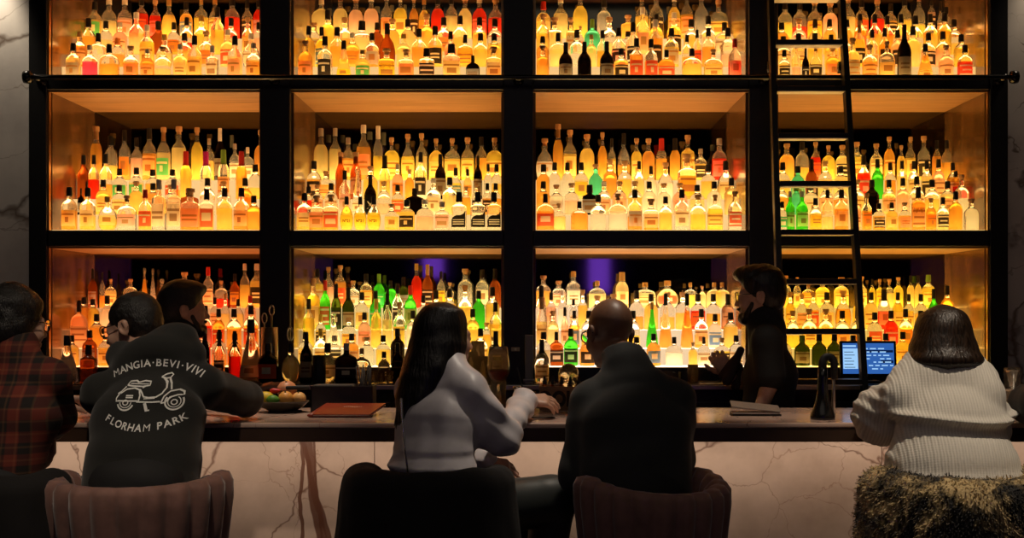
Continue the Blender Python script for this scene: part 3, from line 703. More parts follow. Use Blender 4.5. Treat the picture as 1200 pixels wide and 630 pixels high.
def bottle_body(shape, H, R, fill):
    prof, dep, n, capz, lab, _, _ = SHAPE[shape]
    mb = MB(); seg = 20
    pr = []
    zs = [z for _, z in prof]
    done = False
    for i, (r, z) in enumerate(prof):
        if not done and z > fill and i > 0:
            r0, z0 = prof[i - 1]; f = (fill - z0) / max(z - z0, 1e-6)
            if .02 < f < .98: pr.append((r0 + (r - r0) * f, fill))
            done = True
        pr.append((r, z))
    def nn(z): return 2 + (n - 2) * max(0, min(1, (.72 - z) / .1)) if n > 2 else 2
    def dd(z): return dep + (1 - dep) * max(0, min(1, (z - .55) / .2)) if dep < 1 else 1
    vs, fs, mi = [], [], []
    for (r, z) in pr:
        e = nn(z); k2 = dd(z)
        for k in range(seg):
            a = 2 * PI * (k + .5) / seg; ca, sa = math.cos(a), math.sin(a)
            vs.append((math.copysign(abs(ca) ** (2 / e), ca) * r * R, math.copysign(abs(sa) ** (2 / e), sa) * r * R * k2, z * H))
    for i in range(len(pr) - 1):
        for k in range(seg):
            fs.append([i * seg + k, i * seg + (k + 1) % seg, (i + 1) * seg + (k + 1) % seg, (i + 1) * seg + k]); mi.append(0 if .022 < pr[i + 1][1] <= fill + 1e-6 else 1)
    fs.append(list(range(seg))[::-1]); mi.append(1)
    fs.append([(len(pr) - 1) * seg + k for k in range(seg)]); mi.append(1)
    return vs, fs, mi
def bottle_cap(shape, H, R, kind):
    z0, z1, r = SHAPE[shape][3]
    if kind == 'c': pf = [(r * .8, z0), (r * .9, .88), (r * 1.25, .9), (r * 1.35, .95), (r * .9, 1)]
    elif kind == 't': pf = [(r * .8, z0), (r * .85, .91), (r * 1.2, .912), (r * 1.2, .985), (r * 1.1, 1)]
    elif kind in 'wsg': pf = [(r * 1.0, z0), (r * 1.02, z0 + .01), (r * 1.0, .99), (r * .85, 1)]
    else: pf = [(r * 1.06, z0 - .06), (r * 1.08, z0 - .05), (r * .98, .99), (r * .85, 1)]
    return [(a * R, b * H) for a, b in pf]
def label_patch(shape, H, R, kind, seed):
    prof, dep, n, _, (z0, z1), _, _ = SHAPE[shape]
    rg = random.Random(seed)
    nx, nz = 10, 9
    if kind == 'x': z0, z1 = .06, .5
    if kind == 'd': nx, nz = 26, 24
    vs, fs, mi = [], [], []
    for j in range(nz + 1):
        z = z0 + (z1 - z0) * j / nz
        r = np.interp(z, [p[1] for p in prof], [p[0] for p in prof]) * R
        for i in range(nx + 1):
            a = -PI / 2 + (i / nx - .5) * 2.2
            ca, sa = math.cos(a), math.sin(a)
            vs.append((math.copysign(abs(ca) ** (2 / n), ca) * r * 1.012, math.copysign(abs(sa) ** (2 / n), sa) * r * 1.012 * dep - .0004, z * H))
    style = rg.randrange(5)
    for j in range(nz):
        for i in range(nx):
            if kind == 'd':
                if (j + .5) / nz > .42 + .58 * (i + .5) / nx: continue
            ink = 0
            if kind in 'dnx': ink = 1 if kind == 'd' and j in (4, 7, 10) and 6 < i < 20 else 0
            elif style == 0: ink = 1 if j in (3, 5) and 1 < i < 8 else 0
            elif style == 1: ink = 1 if (3 <= i <= 6 and 3 <= j <= 6) else 0
            elif style == 2: ink = 1 if j in (1, 7) else (1 if j == 4 and 2 <= i <= 7 else 0)
            elif style == 3: ink = 1 if j == 6 and 1 <= i <= 8 else (1 if 4 <= i <= 5 and 2 <= j <= 4 else 0)
            elif style == 4: ink = 1 if j in (2, 3, 4) and 3 <= i <= 6 else (1 if j == 7 else 0)
            fs.append([j * (nx + 1) + i, j * (nx + 1) + i + 1, (j + 1) * (nx + 1) + i + 1, (j + 1) * (nx + 1) + i]); mi.append(ink)
    return vs, fs, mi
ORD = ['first', 'second', 'third', 'fourth', 'fifth', 'sixth', 'seventh', 'eighth', 'ninth', 'tenth', 'eleventh', 'twelfth', 'thirteenth', 'fourteenth', 'fifteenth', 'sixteenth', 'seventeenth', 'eighteenth']
STEPW = ['front', 'second', 'third', 'back']
rng = random.Random(11)
BOTTLES = []
for (lv, bi), tiers in DATA.items():
    a, b = BAYX[bi]
    for t, line in enumerate(tiers):
        Y = TY[t]; ppm = FPX / Y; z = ZB[lv][0] + TDZ[t]
        toks = []
        for w in line.split():
            q = w.split(':'); toks.append([float(q[0]), float(q[1]), q[2], float(q[3]) if len(q) > 3 else SHAPE[q[2][0]][5]])
        toks.sort(key=lambda q: q[0])
        xs_ = [(q[0] - CX) / ppm for q in toks]
        W = [q[3] / ppm for q in toks]
        for _ in range(3):
            for i in range(len(W) - 1):
                g = xs_[i + 1] - xs_[i]
                if (W[i] + W[i + 1]) / 2 > g * .97:
                    f = g * .965 * 2 / (W[i] + W[i + 1]); W[i] *= f; W[i + 1] *= f
        for i, q in enumerate(toks):
            R = min(W[i] / 2, .066)
            x = min(max(xs_[i], a + .016 + R), b - .016 - R)
            hp = q[1] / ppm
            BOTTLES.append(dict(lv=lv, bi=bi, t=t, k=i, x=x, y=Y + rng.uniform(-.006, .006), z=z + .0004, H=hp, R=R, c=q[2], seed=rng.randrange(10 ** 6)))
# which bottles show largest: paint simple outlines far to near on a small grid and count what is left of each
grid = np.full((480, 1200), -1, dtype=np.int32)
for i in sorted(range(len(BOTTLES)), key=lambda i: -BOTTLES[i]['y']):
    B = BOTTLES[i]; ppm = FPX / B['y']
    px, yb, yt = CX + B['x'] * ppm, HY - (B['z'] - CAMZ) * ppm, HY - (B['z'] + B['H'] - CAMZ) * ppm
    ym = yb + (yt - yb) * .66; w = B['R'] * ppm
    for (y0, y1, hw) in ((yt, ym, w * .36), (ym, yb, w)):
        r0, r1 = max(0, int(y0)), max(0, min(480, int(y1)))
        if r1 > r0: grid[r0:r1, max(0, int(px - hw)):int(px + hw) + 1] = i
for (x0, y0, x1, y1) in ((0, 90, 1200, 97), (0, 270, 1200, 290), (0, 428, 1200, 480), (0, 335, 50, 480), (50, 400, 95, 480), (125, 345, 195, 480), (95, 400, 305, 480), (195, 330, 237, 480), (470, 353, 550, 480),
                         (685, 350, 742, 480), (655, 410, 825, 480), (868, 310, 932, 480), (983, 395, 1050, 437), (1062, 362, 1145, 480)):
    grid[y0:y1, x0:x1] = -1
SEEN = np.bincount(grid[grid >= 0], minlength=len(BOTTLES))
ALONE = set(np.argsort(-SEEN, kind='stable')[:280].tolist())
def keep(i): return i in ALONE
crowd, crowd_m, crowd_ix = MB(), [], {}
def cmat(m):
    if m.name not in crowd_ix: crowd_ix[m.name] = len(crowd_m); crowd_m.append(m)
    return crowd_ix[m.name]
for i, B in enumerate(BOTTLES):
    sp, gc, cc, lc = B['c']
    rg = random.Random(B['seed'])
    if gc in 'CPW' and lc not in 'nxd' and rg.random() < .5: gc = rg.choice('HOALHO')
    if lc not in 'nxd-' and rg.random() < (.5 if B['t'] else .2): lc = '-'
    elif lc == 'k' and rg.random() < .5: lc = rg.choice('wwpys')
    if lc == 'r' and rg.random() < .6: lc = rg.choice('wop')
    fill = rg.choice([.34, .45, .52, .52, .6, .68, .72]) if gc not in 'KD' else .5
    H, R = B['H'], B['R']
    v, f, m = bottle_body(sp, H, R, fill)
    gm = [GLASS[gc], CLEAR if gc not in 'KGBDT' else GLASS[gc]]
    capp = bottle_cap(sp, H, R, cc) if cc != '-' else None
    dep = SHAPE[sp][1]
    cap_dep = 1.0
    rz = rg.uniform(-.12, .12)
    if keep(i):
        words = GL[gc][0] + ' ' + SHAPE[sp][6] + ' bottle'
        if cc != '-': words += ', ' + CAPC[cc][0] + (' stopper' if cc in 'ct' else ' cap')
        if lc != '-': words += ', ' + LABC[lc][0] + ' label'
        if gc == 'D': words = words.replace('dark green', 'green')
        if lc == 'd': words = words.replace('slanted black label', 'slanted label')
        lab = '%s, %s along %s step, %s shelf %s' % (words, ORD[B['k']], STEPW[B['t']], B['lv'], WHERE[B['bi']])
        if len(lab.split()) > 16: lab = lab.replace(' bottle,', ',', 1)
        if len(lab.split()) > 16: lab = lab.replace('pale gold', 'golden')
        o = link('bottle', mesh_from('bottle', v, f, gm, True, m))
        o.location = (B['x'], B['y'], B['z']); o.rotation_euler = (0, 0, rz)
        tag(o, lab, 'bottle', '%s shelf bottles %s' % (B['lv'], WHERE[B['bi']]))
        if capp: MB().lathe(capp, seg=16, smooth=False).build('cap' if cc not in 'ct' else 'stopper', CAPM[cc], o)
        if lc != '-':
            lv_, lf, lm = label_patch(sp, H, R, lc, B['seed'])
            ink = INK_L if lc in 'kdxbgr' else INK_D
            lo = link('label', mesh_from('label', lv_, lf, [LABM[lc], ink], True, lm), o)
            if lc in 'nx':
                tv, tf = text_mesh('N\u00ba21' if lc == 'n' else 'X', H * (.115 if lc == 'n' else .26), .0006)
                z = H * (.24 if lc == 'n' else .16)
                rr = R * 1.03
                tv = [(rr * math.sin(p.x / rr), -rr * math.cos(p.x / rr) - .0008, p.z + z) for p in tv]
                link('lettering', mesh_from('lettering', tv, tf, INK_L if lc == 'x' else INK_N), lo)
    else:
        Rm = Matrix.Rotation(rz, 3, 'Z'); loc = Vector((B['x'], B['y'], B['z']))
        def put(vs): return [Rm @ Vector(p) + loc for p in vs]
        base = len(crowd.v)
        for part_v, part_f, part_m, mats in ((v, f, m, gm),):
            b0 = len(crowd.v); crowd.v += put(part_v)
            for fc, mm in zip(part_f, part_m): crowd.f.append([q + b0 for q in fc]); crowd.m.append(cmat(mats[mm])); crowd.s.append(True)
        if capp:
            t_ = MB().lathe(capp, seg=12, smooth=False); crowd.add(put(t_.v), t_.f, cmat(CAPM[cc]))
        if lc != '-':
            lv_, lf, lm = label_patch(sp, H, R, lc, B['seed'])
            b0 = len(crowd.v); crowd.v += put(lv_)
            mats = [LABM[lc], INK_L if lc in 'kdxbgr' else INK_D]
            for fc, mm in zip(lf, lm): crowd.f.append([q + b0 for q in fc]); crowd.m.append(cmat(mats[mm])); crowd.s.append(True)
if crowd.f:
    o = crowd.build('back_row_bottle', crowd_m)
    tag(o, 'remaining assorted amber bottles half hidden in the rear rows of the lit shelves', 'bottle', kind='stuff')
# ---------------------------------------------------------------- people
def skin(name, col):
    t = NT(name); b = t.bsdf(col, .45); b.inputs['Subsurface Weight'].default_value = .12; b.inputs['Subsurface Radius'].default_value = (.012, .005, .003)
    n = t.noise(t.coords(), 60, 4); t.l(t.ramp(n.outputs[0], [(.3, tuple(c * .88 for c in col)), (.7, tuple(min(1, c * 1.08) for c in col))]), b.inputs['Base Color'])
    t.bump(n.outputs[0], b, .08, .002); return t.m
SKIN_W = skin('light skin', (.58, .34, .24)); SKIN_M = skin('tan skin', (.50, .28, .19)); SKIN_D = skin('brown skin', (.20, .095, .055))
def hairm(name, col, sc=(42, 42, 2.5)):
    t = NT(name); b = t.bsdf(col, .38); n = t.noise(t.coords(sc), 3, 3)
    t.l(t.ramp(n.outputs[0], [(.35, tuple(c * .35 for c in col)), (.68, tuple(c * 1.9 for c in col))]), b.inputs['Base Color']); t.bump(n.outputs[0], b, .8, .005); return t.m  # wide strand tones put glossy highlight streaks into the hair colour
HAIR_K = hairm('black hair', (.010, .008, .007)); HAIR_B = hairm('dark brown hair', (.022, .012, .007)); HAIR_S = hairm('short black hair', (.010, .0085, .007), (90, 90, 30))
def cloth(name, col, rough=.85, sc=350, bump=.2, sheen=0.0):
    t = NT(name); b = t.bsdf(col, rough); b.inputs['Sheen Weight'].default_value = sheen
    n = t.noise(t.coords(), sc, 2); m = t.noise(t.coords(), 9, 4)
    t.l(t.ramp(m.outputs[0], [(.3, tuple(c * .82 for c in col)), (.7, tuple(min(1, c * 1.12) for c in col))]), b.inputs['Base Color'])
    t.bump(n.outputs[0], b, bump, .002); return t.m
HOODIE = cloth('black cotton fleece', (.0105, .011, .0095), .9, 300, .3, .15)
JACKET = cloth('black wool jacket', (.020, .021, .020), .8, 420, .25, .1)
BLACKS = cloth('black shirt cotton', (.010, .010, .010), .85)
TROUS = cloth('black trouser cloth', (.009, .009, .010), .8)
SATIN = cloth('dark green grey satin', (.030, .034, .032), .42, 500, .08)
BLOUSE = cloth('pale lilac satin', (.60, .56, .58), .42, 500, .06)
SHOE = simple('black leather', (.01, .009, .008), .35)
PRINTW = simple('white screen print ink', (.80, .80, .76), .8, 0, .12, 300)
def knit():
    t = NT('white rib knit wool'); b = t.bsdf((.74, .70, .62), .9); b.inputs['Sheen Weight'].default_value = .2
    w1 = t.n('ShaderNodeTexWave', wave_type='BANDS', bands_direction='X'); w1.inputs['Scale'].default_value = 30; w1.inputs['Distortion'].default_value = 1.2; w1.inputs['Detail'].default_value = 2
    w2 = t.n('ShaderNodeTexWave', wave_type='BANDS', bands_direction='Z'); w2.inputs['Scale'].default_value = 75; w2.inputs['Distortion'].default_value = 2.5; w2.inputs['Detail'].default_value = 2; w2.inputs['Detail Scale'].default_value = 3
    v = t.coords(); t.l(v, w1.inputs[0]); t.l(v, w2.inputs[0])
    s = t.math('ADD', w1.outputs['Fac'], t.math('MULTIPLY', w2.outputs['Fac'], .35))
    t.l(t.ramp(s, [(.0, (.62, .58, .51)), (.8, (.77, .73, .65))]), b.inputs['Base Color'])
    t.bump(s, b, .45, .003); return t.m
KNIT = knit()
def plaid():
    t = NT('red and black plaid flannel'); b = t.bsdf((.2, .03, .02), .9)
    sep = t.n('ShaderNodeSeparateXYZ'); t.l(t.coords(), sep.inputs[0])
    def band(o, p, lo):
        s = t.math('SINE', t.math('MULTIPLY', sep.outputs[o], 2 * PI / p)); f = t.n('ShaderNodeMapRange'); t.l(s, f.inputs[0]); f.inputs[1].default_value = lo - .15; f.inputs[2].default_value = lo + .15; return f.outputs[0]
    a = t.math('ADD', band(0, .075, .0), band(2, .075, .0)); thin = t.math('ADD', band(0, .0425, .93), band(2, .0425, .93))
    c = t.ramp(t.math('MULTIPLY', a, .5), [(.05, (.14, .019, .009)), (.5, (.055, .009, .006)), (.95, (.009, .005, .004))])
    m = t.n('ShaderNodeMix', data_type='RGBA'); t.l(t.math('MULTIPLY', thin, .12), m.inputs[0]); t.l(c, m.inputs[6]); m.inputs[7].default_value = (.5, .22, .08, 1)
    t.l(m.outputs[2], b.inputs['Base Color']); return t.m
PLAID = plaid()
FRAMEK = simple('black acetate', (.01, .01, .01), .25); LENS = glass('spectacle lens', (.97, .97, .97), 0.02, .0, 1.05, .12)
HB = .0056
def person(name_label, J, u, head, skinm, **o):
    """body as one surface + clothes as children"""
    g = dict(w=1.0, belly=1.0, cw=1.0, hs=1.0, top=None, top_infl=.016, top_disp=None, top_cuts=(), bottom=TROUS, bot_infl=.012, handL=None, handR=None, feet_yaw=0, extra_top=(), slv=(1.0, 1.0), extra_body=(), leg_f=1.0, arm_f=1.0, top_name='shirt', hb=HB)
    g.update(o)
    H = Human(J, u, g['w'], g['belly'], g['cw'])
    r = thing('person', name_label, 'person', (J['pelvis'][0], J['pelvis'][1], 0))
    hp, R, P = head_prims(*head)
    neck_top = P(0, -.025, -.06)
    body = H.torso() + [cap(J['neck'], neck_top, .056 * g['hs'], .05 * g['hs'], .035), cap(lerp(J['chest'], J['neck'], .75), J['neck'], .06, .055, .05)] + hp
    body += H.arm('L', g['arm_f']) + H.arm('R', g['arm_f']) + H.legs(g['leg_f']) + list(g['extra_body'])
    for k in 'LR':
        hd = g['hand' + k]
        if hd is None: hd = dict(fwd=tuple(V(J['wr' + k]) - V(J['el' + k])), back=(0, -.2, 1), curl=(.10, .12, .14, .16))
        hd = dict(hd); Rh = hand_rot(hd.pop('fwd'), hd.pop('back'))
        side = -1 if k == 'R' else 1
        body += hand_prims(J['wr' + k], Rh, side, **hd)
    b = plain(sdf_obj('body', body, skinm, None, h=g['hb']), r)
    if g['top']:
        tp = H.torso() + H.sleeve('L', g['slv'][0], g['arm_f']) + H.sleeve('R', g['slv'][1], g['arm_f']) + list(g['extra_top'])
        t = plain(sdf_obj(g['top_name'], tp, g['top'], None, h=.007, infl=g['top_infl'], disp=g['top_disp'], cuts=g['top_cuts']), r)
    else: t = None
    tr = H.legs(g['leg_f']) + [cone(V(J['pelvis']) - V(0, 0, .06), V(J['pelvis']) + V(0, 0, .05), (.165 * g['w'], .12 * g['w']), (.155 * g['w'], .112 * g['w']), H.u, .06)]
    plain(sdf_obj('trousers', tr, g['bottom'], None, h=.009, infl=g['bot_infl'], disp=lambda X: .004 * wob(X, 5, 45)), r)
    d = V(-math.sin(g['feet_yaw']), math.cos(g['feet_yaw']), 0)
    for k in 'LR':
        a = V(J['an' + k]) - V(0, 0, .03)
        plain(sdf_obj('shoe', [cap(tuple(a - d * .045), tuple(a + d * .07), .042, .04, .02), cap(tuple(a + d * .07 - V(0, 0, .008)), tuple(a + d * .17 - V(0, 0, .014)), .04, .03, .03)], SHOE, None, h=.009), r)
    return r, R, P, t, H
def glasses(r, P, s=1.0, rim=FRAMEK, col=None):
    mb = MB()
    for sg in (-1, 1):
        loop = []
        for k in range(20):
            a = 2 * PI * k / 20
            loop.append(P(sg * .034 + math.copysign(abs(math.cos(a)) ** .75, math.cos(a)) * .026, .104 - abs(math.cos(a) * .026 + .034) * .1, .0 + math.copysign(abs(math.sin(a)) ** .75, math.sin(a)) * .021))
        mb.tube(loop, .0022, 6, closed=True)
        mb.tube([P(sg * .06, .096, .006), P(sg * .074, .07, .008), P(sg * .083, .0, .008), P(sg * .083, -.03, -.012)], .002, 6)
    mb.tube([P(-.008, .104, .006), P(0, .107, .008), P(.008, .104, .006)], .002, 6)
    g = plain(mb.build('glasses', rim), r)
    for sg in (-1, 1):
        l = MB(); l.add([P(sg * .034, .1005, 0)] + [P(sg * .034 + math.cos(2 * PI * k / 16) * .024, .1, math.sin(2 * PI * k / 16) * .019) for k in range(16)], [[0, k + 1, (k + 1) % 16 + 1] for k in range(16)], 0, True)
        lo = l.build('lens', LENS, g); lo.matrix_parent_inverse = Matrix.Identity(4)
    return g
def hair_short(P, R, s=1.0, back=-.055, top=.0, sides=True):
    """cap of short hair in head space"""
    def E(c, rr, k=.015): return ell(P(*c), tuple(a * s for a in rr), R, k)
    pr = [E((0, -.016, .038 + top), (.081, .1, .09)), E((0, -.05, -.005), (.074, .064, .075), .02)]
    return pr
def face_cut(P, R, y0=.045, z0=.03):
    """plane that keeps the face clear of hair"""
    n = V(P(0, 1, -.75)) - V(P(0, 0, 0)); return (P(0, y0, z0), tuple(n))
def fold(seed, freq, amp, stretch=(1, 1, 1)): return lambda X: amp * wob(X, seed, freq, 8, stretch)

# --- bald man in the black jacket, on the tufted stool
J = dict(pelvis=(.350, 4.65, .86), chest=(.352, 4.735, 1.13), neck=(.333, 4.86, 1.345), shL=tuple(at(695, 472, 4.82)), shR=tuple(at(788, 470, 4.78)),
         elL=tuple(at(676, 556, 4.76)), wrL=(.27, 5.02, .95), elR=tuple(at(793, 540, 4.78)), wrR=(.53, 5.09, 1.215),
         hipL=(.28, 4.68, .82), hipR=(.44, 4.68, .82), knL=(.31, 5.12, .84), knR=(.48, 5.12, .84), anL=(.33, 5.10, .33), anR=(.47, 5.10, .33))
r, R, P, t, H = person('bald person with glasses seen from behind in a black jacket', J, (1, -.12, 0), ((.277, 4.965, 1.452), .45, .22, .06, 1.02), SKIN_D, cw=1.05, belly=1.12, handR=dict(fwd=(-.55, .8, -.18), back=(0, .2, 1), curl=(.15, .18, .2, .22)), handL=dict(fwd=(-.2, .9, -.4), back=(0, .3, 1)), top=JACKET, top_name='jacket', top_infl=.018,
    top_disp=lambda X: .005 * wob(X, 3, 24, 8, (1, 1, .6)) + .0045 * wob(X, 8, 44, 7, (.6, .6, 1.4)), w=1.04, arm_f=1.12, top_cuts=(((.325, 4.87, 1.398), (-.12, .55, 1), (.31, 4.89, 1.45), .12),),
    extra_top=(cap((.333, 4.855, 1.34), (.320, 4.885, 1.375), .062, .056, .03), cap(lerp(J['shL'], J['elL'], .0), lerp(J['shL'], J['elL'], .3), .058, .054, .03), cap(lerp(J['shR'], J['elR'], .0), lerp(J['shR'], J['elR'], .3), .058, .054, .03), cone((.35, 4.69, .92), (.352, 4.735, 1.13), (.172, .11), (.165, .11), (1, -.12, 0), .04)))
glasses(r, P)

# --- woman with long dark hair in the pale blouse
uw = (.77, -.64, 0)
J = dict(pelvis=(-.36, 4.70, .87), chest=(-.335, 4.79, 1.135), neck=(-.312, 4.86, 1.325), shL=tuple(at(484, 458, 4.93)), shR=tuple(at(551, 460, 4.77)),
         elL=(-.42, 5.0, 1.0), wrL=tuple(at(569, 541, 4.98)), elR=tuple(at(587, 515, 4.80)), wrR=(at(615, 470, 5.23).x, 5.23, 1.186),
         hipL=(-.33, 4.83, .83), hipR=(-.27, 4.72, .83), knL=(-.02, 5.12, .80), knR=tuple(at(648, 585, 4.93)), anL=(-.02, 5.10, .36), anR=(.02, 4.98, .42))
def blouse_disp(X):
    d = .004 * wob(X, 21, 30, 8, (1, 1, .45)) + .002 * wob(X, 22, 70, 6)
    hem = np.clip(1 - np.abs(X[:, 2] - .992) / .04, 0, 1); back = np.clip(1 - np.abs(X[:, 2] - 1.05) / .1, 0, 1)
    body = np.clip((-.16 - X[:, 0]) / .05, 0, 1)
    d = d + .006 * wob(X, 27, 48, 6, (1.5, 1.5, .35))
    return d - (.026 * hem + .018 * back) * body + .0035 * np.sin((X[:, 0] * .5 + X[:, 2] * .9 + X[:, 1] * .4) * 75) * (1 - body)
r, R, P, t, H = person('person with long dark hair in a pale lilac satin blouse reaching for a drink', J, uw, ((-.316, 4.905, 1.437), -1.0, .06, 0, .95), SKIN_M, w=.88, top=BLOUSE, top_name='blouse', top_infl=.015, top_disp=blouse_disp,
    top_cuts=(((-.31, 4.86, 1.388), (.1, .3, 1), (-.31, 4.86, 1.42), .12), ((0, 0, .905), (0, 0, -1))), bottom=SATIN, bot_infl=.020, leg_f=1.08, arm_f=1.0, feet_yaw=-1.0, hb=.0048,
    handR=dict(fwd=(.95, .28, -.02), back=(-.05, -.55, .9), curl=(.30, .34, .38, .42), thumb=.4, s=.95, spread=.05), handL=dict(fwd=(.9, -.05, -.22), back=(0, -.55, .8), curl=(.3, .35, .4, .45), thumb=.4, s=.9),
    extra_top=(cap(J['neck'], (-.305, 4.885, 1.385), .062, .050, .03), cap(J['neck'], lerp(J['shR'], J['neck'], .35), .05, .05, .03), ell(lerp(J['shR'], J['elR'], .55), (.044, .047, .07), None, .04), ell(lerp(J['elR'], J['wrR'], .08), (.046, .044, .046), None, .04),
               cap(lerp(J['elR'], J['wrR'], .80), lerp(J['elR'], J['wrR'], .97), .036, .036, .01), cap(lerp(J['elL'], J['wrL'], .80), lerp(J['elL'], J['wrL'], .95), .036, .036, .01), ell(lerp(J['elL'], J['wrL'], .6), (.06, .05, .05), None, .03)))
# her long hair: locks from the crown down the back
hp = hair_short(P, R, .95); rg = random.Random(4)
hp += [ell(P(0, -.03, .02), (.084, .094, .094), R, .03)]
for i in range(26):
    a = -2.5 + 5.0 * i / 25            # around the back of the skull, 0 = straight back
    x0, y0 = .072 * math.sin(a), -.02 - .078 * math.cos(a)
    A = V(P(x0 * .75, y0 * .8, .085)); B = V(P(x0 * 1.12, y0 * 1.12, -.03))
    back = V(-.05 - .035 * math.cos(a), -.075 - .02 * rg.random(), 0)
    if abs(a) > 1.9:
        C = V(P(x0 * 1.15, y0 * 1.1, -.13)); D_ = C + V(-.02, -.01, -.06)
    else:
        C = B + V(-.030, -.035, -.11 - .02 * rg.random()); D_ = C + V(-.020 - .02 * rg.random(), -.045, -.13 - .05 * rg.random())
    hp += [cap(tuple(A), tuple(B), .020, .021, .012), cap(tuple(B), tuple(C), .021, .020, .012), cap(tuple(C), tuple(D_), .020, .008, .010)]
hp += [cap(P(.06, -.03, -.03), tuple(V(P(.06, -.05, -.12)) + V(-.01, -.03, 0)), .034, .03, .03), cap(tuple(V(P(.06, -.05, -.12)) + V(-.01, -.03, 0)), tuple(V(P(.05, -.08, -.22)) + V(-.03, -.05, 0)), .03, .012, .03)]
hp += [cone(P(0, -.06, -.02), tuple(V(P(0, -.07, -.02)) + V(-.06, -.06, -.20)), (.072, .045), (.06, .03), uw, .04)]
plain(sdf_obj('long_hair', hp, HAIR_K, None, h=.0055, cuts=((P(0, .055, 0), tuple(V(P(0, 1, -.18)) - V(P(0, 0, 0))), P(0, .06, .0), .11),), disp=fold(9, 110, .0022, (1, 1, .18))), r)
ring = MB().lathe([(.0098, -.002), (.0108, -.002), (.0108, .002), (.0098, .002)], tuple(V(J['wrR']) + V(.095, .043, -.004)), 14, mat=Matrix.Rotation(PI / 2, 3, 'Y'))
plain(ring.build('ring', M['silver']), r)
wt = MB().tube([tuple(V(J['wrL']) + V(.012, .028 * math.cos(a), .026 * math.sin(a))) for a in [2 * PI * k / 18 for k in range(18)]], .004, 6, closed=True)
plain(wt.build('bracelet', M['silver']), r)

# --- man in the printed black hoodie
J = dict(pelvis=(-1.335, 4.62, .87), chest=(-1.355, 4.80, 1.15), neck=(-1.41, 4.985, 1.35), shL=tuple(at(122, 462, 4.92)), shR=tuple(at(236, 452, 4.93)),
         elL=(-1.60, 5.13, 1.192), wrL=(-1.43, 5.42, 1.185), elR=(at(287, 470, 5.25).x, 5.25, 1.192), wrR=(-1.27, 5.46, 1.168),
         hipL=(-1.43, 4.68, .82), hipR=(-1.24, 4.68, .82), knL=(-1.46, 5.10, .84), knR=(-1.2, 5.10, .84), anL=(-1.44, 5.08, .33), anR=(-1.22, 5.08, .33))
hood = (ell((-1.355, 4.925, 1.375), (.10, .075, .05), rotm(0, .5, -.15), .03), cap((-1.50, 4.98, 1.365), (-1.44, 4.92, 1.345), .036, .042, .03), cap((-1.245, 4.96, 1.375), (-1.30, 4.92, 1.355), .036, .044, .03),
        cap((-1.46, 4.92, 1.325), (-1.37, 4.88, 1.295), .030, .032, .02), cap((-1.37, 4.88, 1.295), (-1.27, 4.91, 1.325), .032, .030, .02), ell((-1.32, 4.97, 1.425), (.075, .055, .04), rotm(0, 0, -.3), .03))
def hoodie_disp(X):
    lower = np.clip((1.12 - X[:, 2]) / .3, 0, 1)
    return .0045 * wob(X, 31, 22, 8) + .0045 * wob(X, 33, 42, 7, (.5, .5, 1.5)) - .012 * lower
wrR = V(J['wrR']); elR = V(J['elR'])
r, R, P, t, H = person('person in glasses hunched over the bar in a black hoodie with white scooter print', J, (1, .02, 0), ((-1.492, 5.09, 1.470), 1.30, .22, .08, 1.0), SKIN_W, w=1.08, cw=1.06, belly=1.12, top=HOODIE, top_name='hoodie', top_infl=.022, top_disp=hoodie_disp,
    slv=(1, .32), extra_top=hood, arm_f=1.12, handR=dict(fwd=(-.9, .4, 0), back=(0, 0, 1), curl=(.1,) * 4), handL=dict(fwd=(.8, .5, 0), back=(0, 0, 1), curl=(.1,) * 4))
glasses(r, P)
plain(sdf_obj('short_hair', hair_short(P, R, 1.02), HAIR_S, None, h=.005, cuts=((P(0, .062, .03), tuple(V(P(0, 1, -.55)) - V(P(0, 0, 0)))),), disp=fold(12, 190, .0035)), r)
HOODIE_OBJ, HOODIE_ROOT = t, r
# the print, laid onto the cloth of the back
bpy.context.view_layer.update()
me = t.data
bv = BVHTree.FromPolygons([v.co.copy() for v in me.vertices], [list(p.vertices) for p in me.polygons])
YP = 4.80
def zc(zx, zy): return at(40 + zx / 4.286, 380 + zy / 4.286, YP)     # from a tracing of the back
pr_ = MB()
def stroke(pts, w=.0042, closed=False):
    q = [zc(*p) for p in pts]
    if closed: q.append(q[0])
    out = [q[0]]
    for a, b in zip(q, q[1:]):
        n = max(1, int((b - a).length / .006))
        out += [a + (b - a) * (k / n) for k in range(1, n + 1)]
    pr_.ribbon([(p.x, p.z) for p in out], w)
def arc(cx, cy, rx, ry, a0, a1, n=24): return [(cx + rx * math.cos(math.radians(a0 + (a1 - a0) * k / n)), cy + ry * math.sin(math.radians(a0 + (a1 - a0) * k / n))) for k in range(n + 1)]
# scooter outline
stroke([(492, 300), (497, 282), (530, 279), (545, 286), (575, 279), (603, 282), (608, 300), (575, 305), (520, 303)], .0045, True)
stroke([(505, 292), (600, 294)], .003)
stroke([(490, 306), (470, 335), (459, 360), (462, 374), (478, 370)], .0045)
stroke([(474, 338), (500, 318), (540, 312), (566, 320), (578, 345), (576, 372), (470, 372)], .005)
stroke([(578, 312), (592, 302)], .004)
stroke([(568, 318), (585, 335), (596, 352), (620, 357), (655, 354), (678, 338), (688, 312), (678, 285), (655, 268)], .005)
stroke([(566, 376), (640, 378), (676, 376)], .005); stroke([(598, 362), (650, 360)], .003)
stroke([(640, 262), (655, 250), (678, 244), (686, 252), (680, 266), (664, 270), (640, 262)], .0048)
stroke([(680, 270), (698, 292), (712, 320)], .0045); stroke([(664, 274), (684, 300)], .003)
stroke([(680, 384), (690, 352), (712, 328), (745, 322), (766, 332), (772, 346), (748, 346), (716, 356), (700, 380), (680, 384)], .0048)
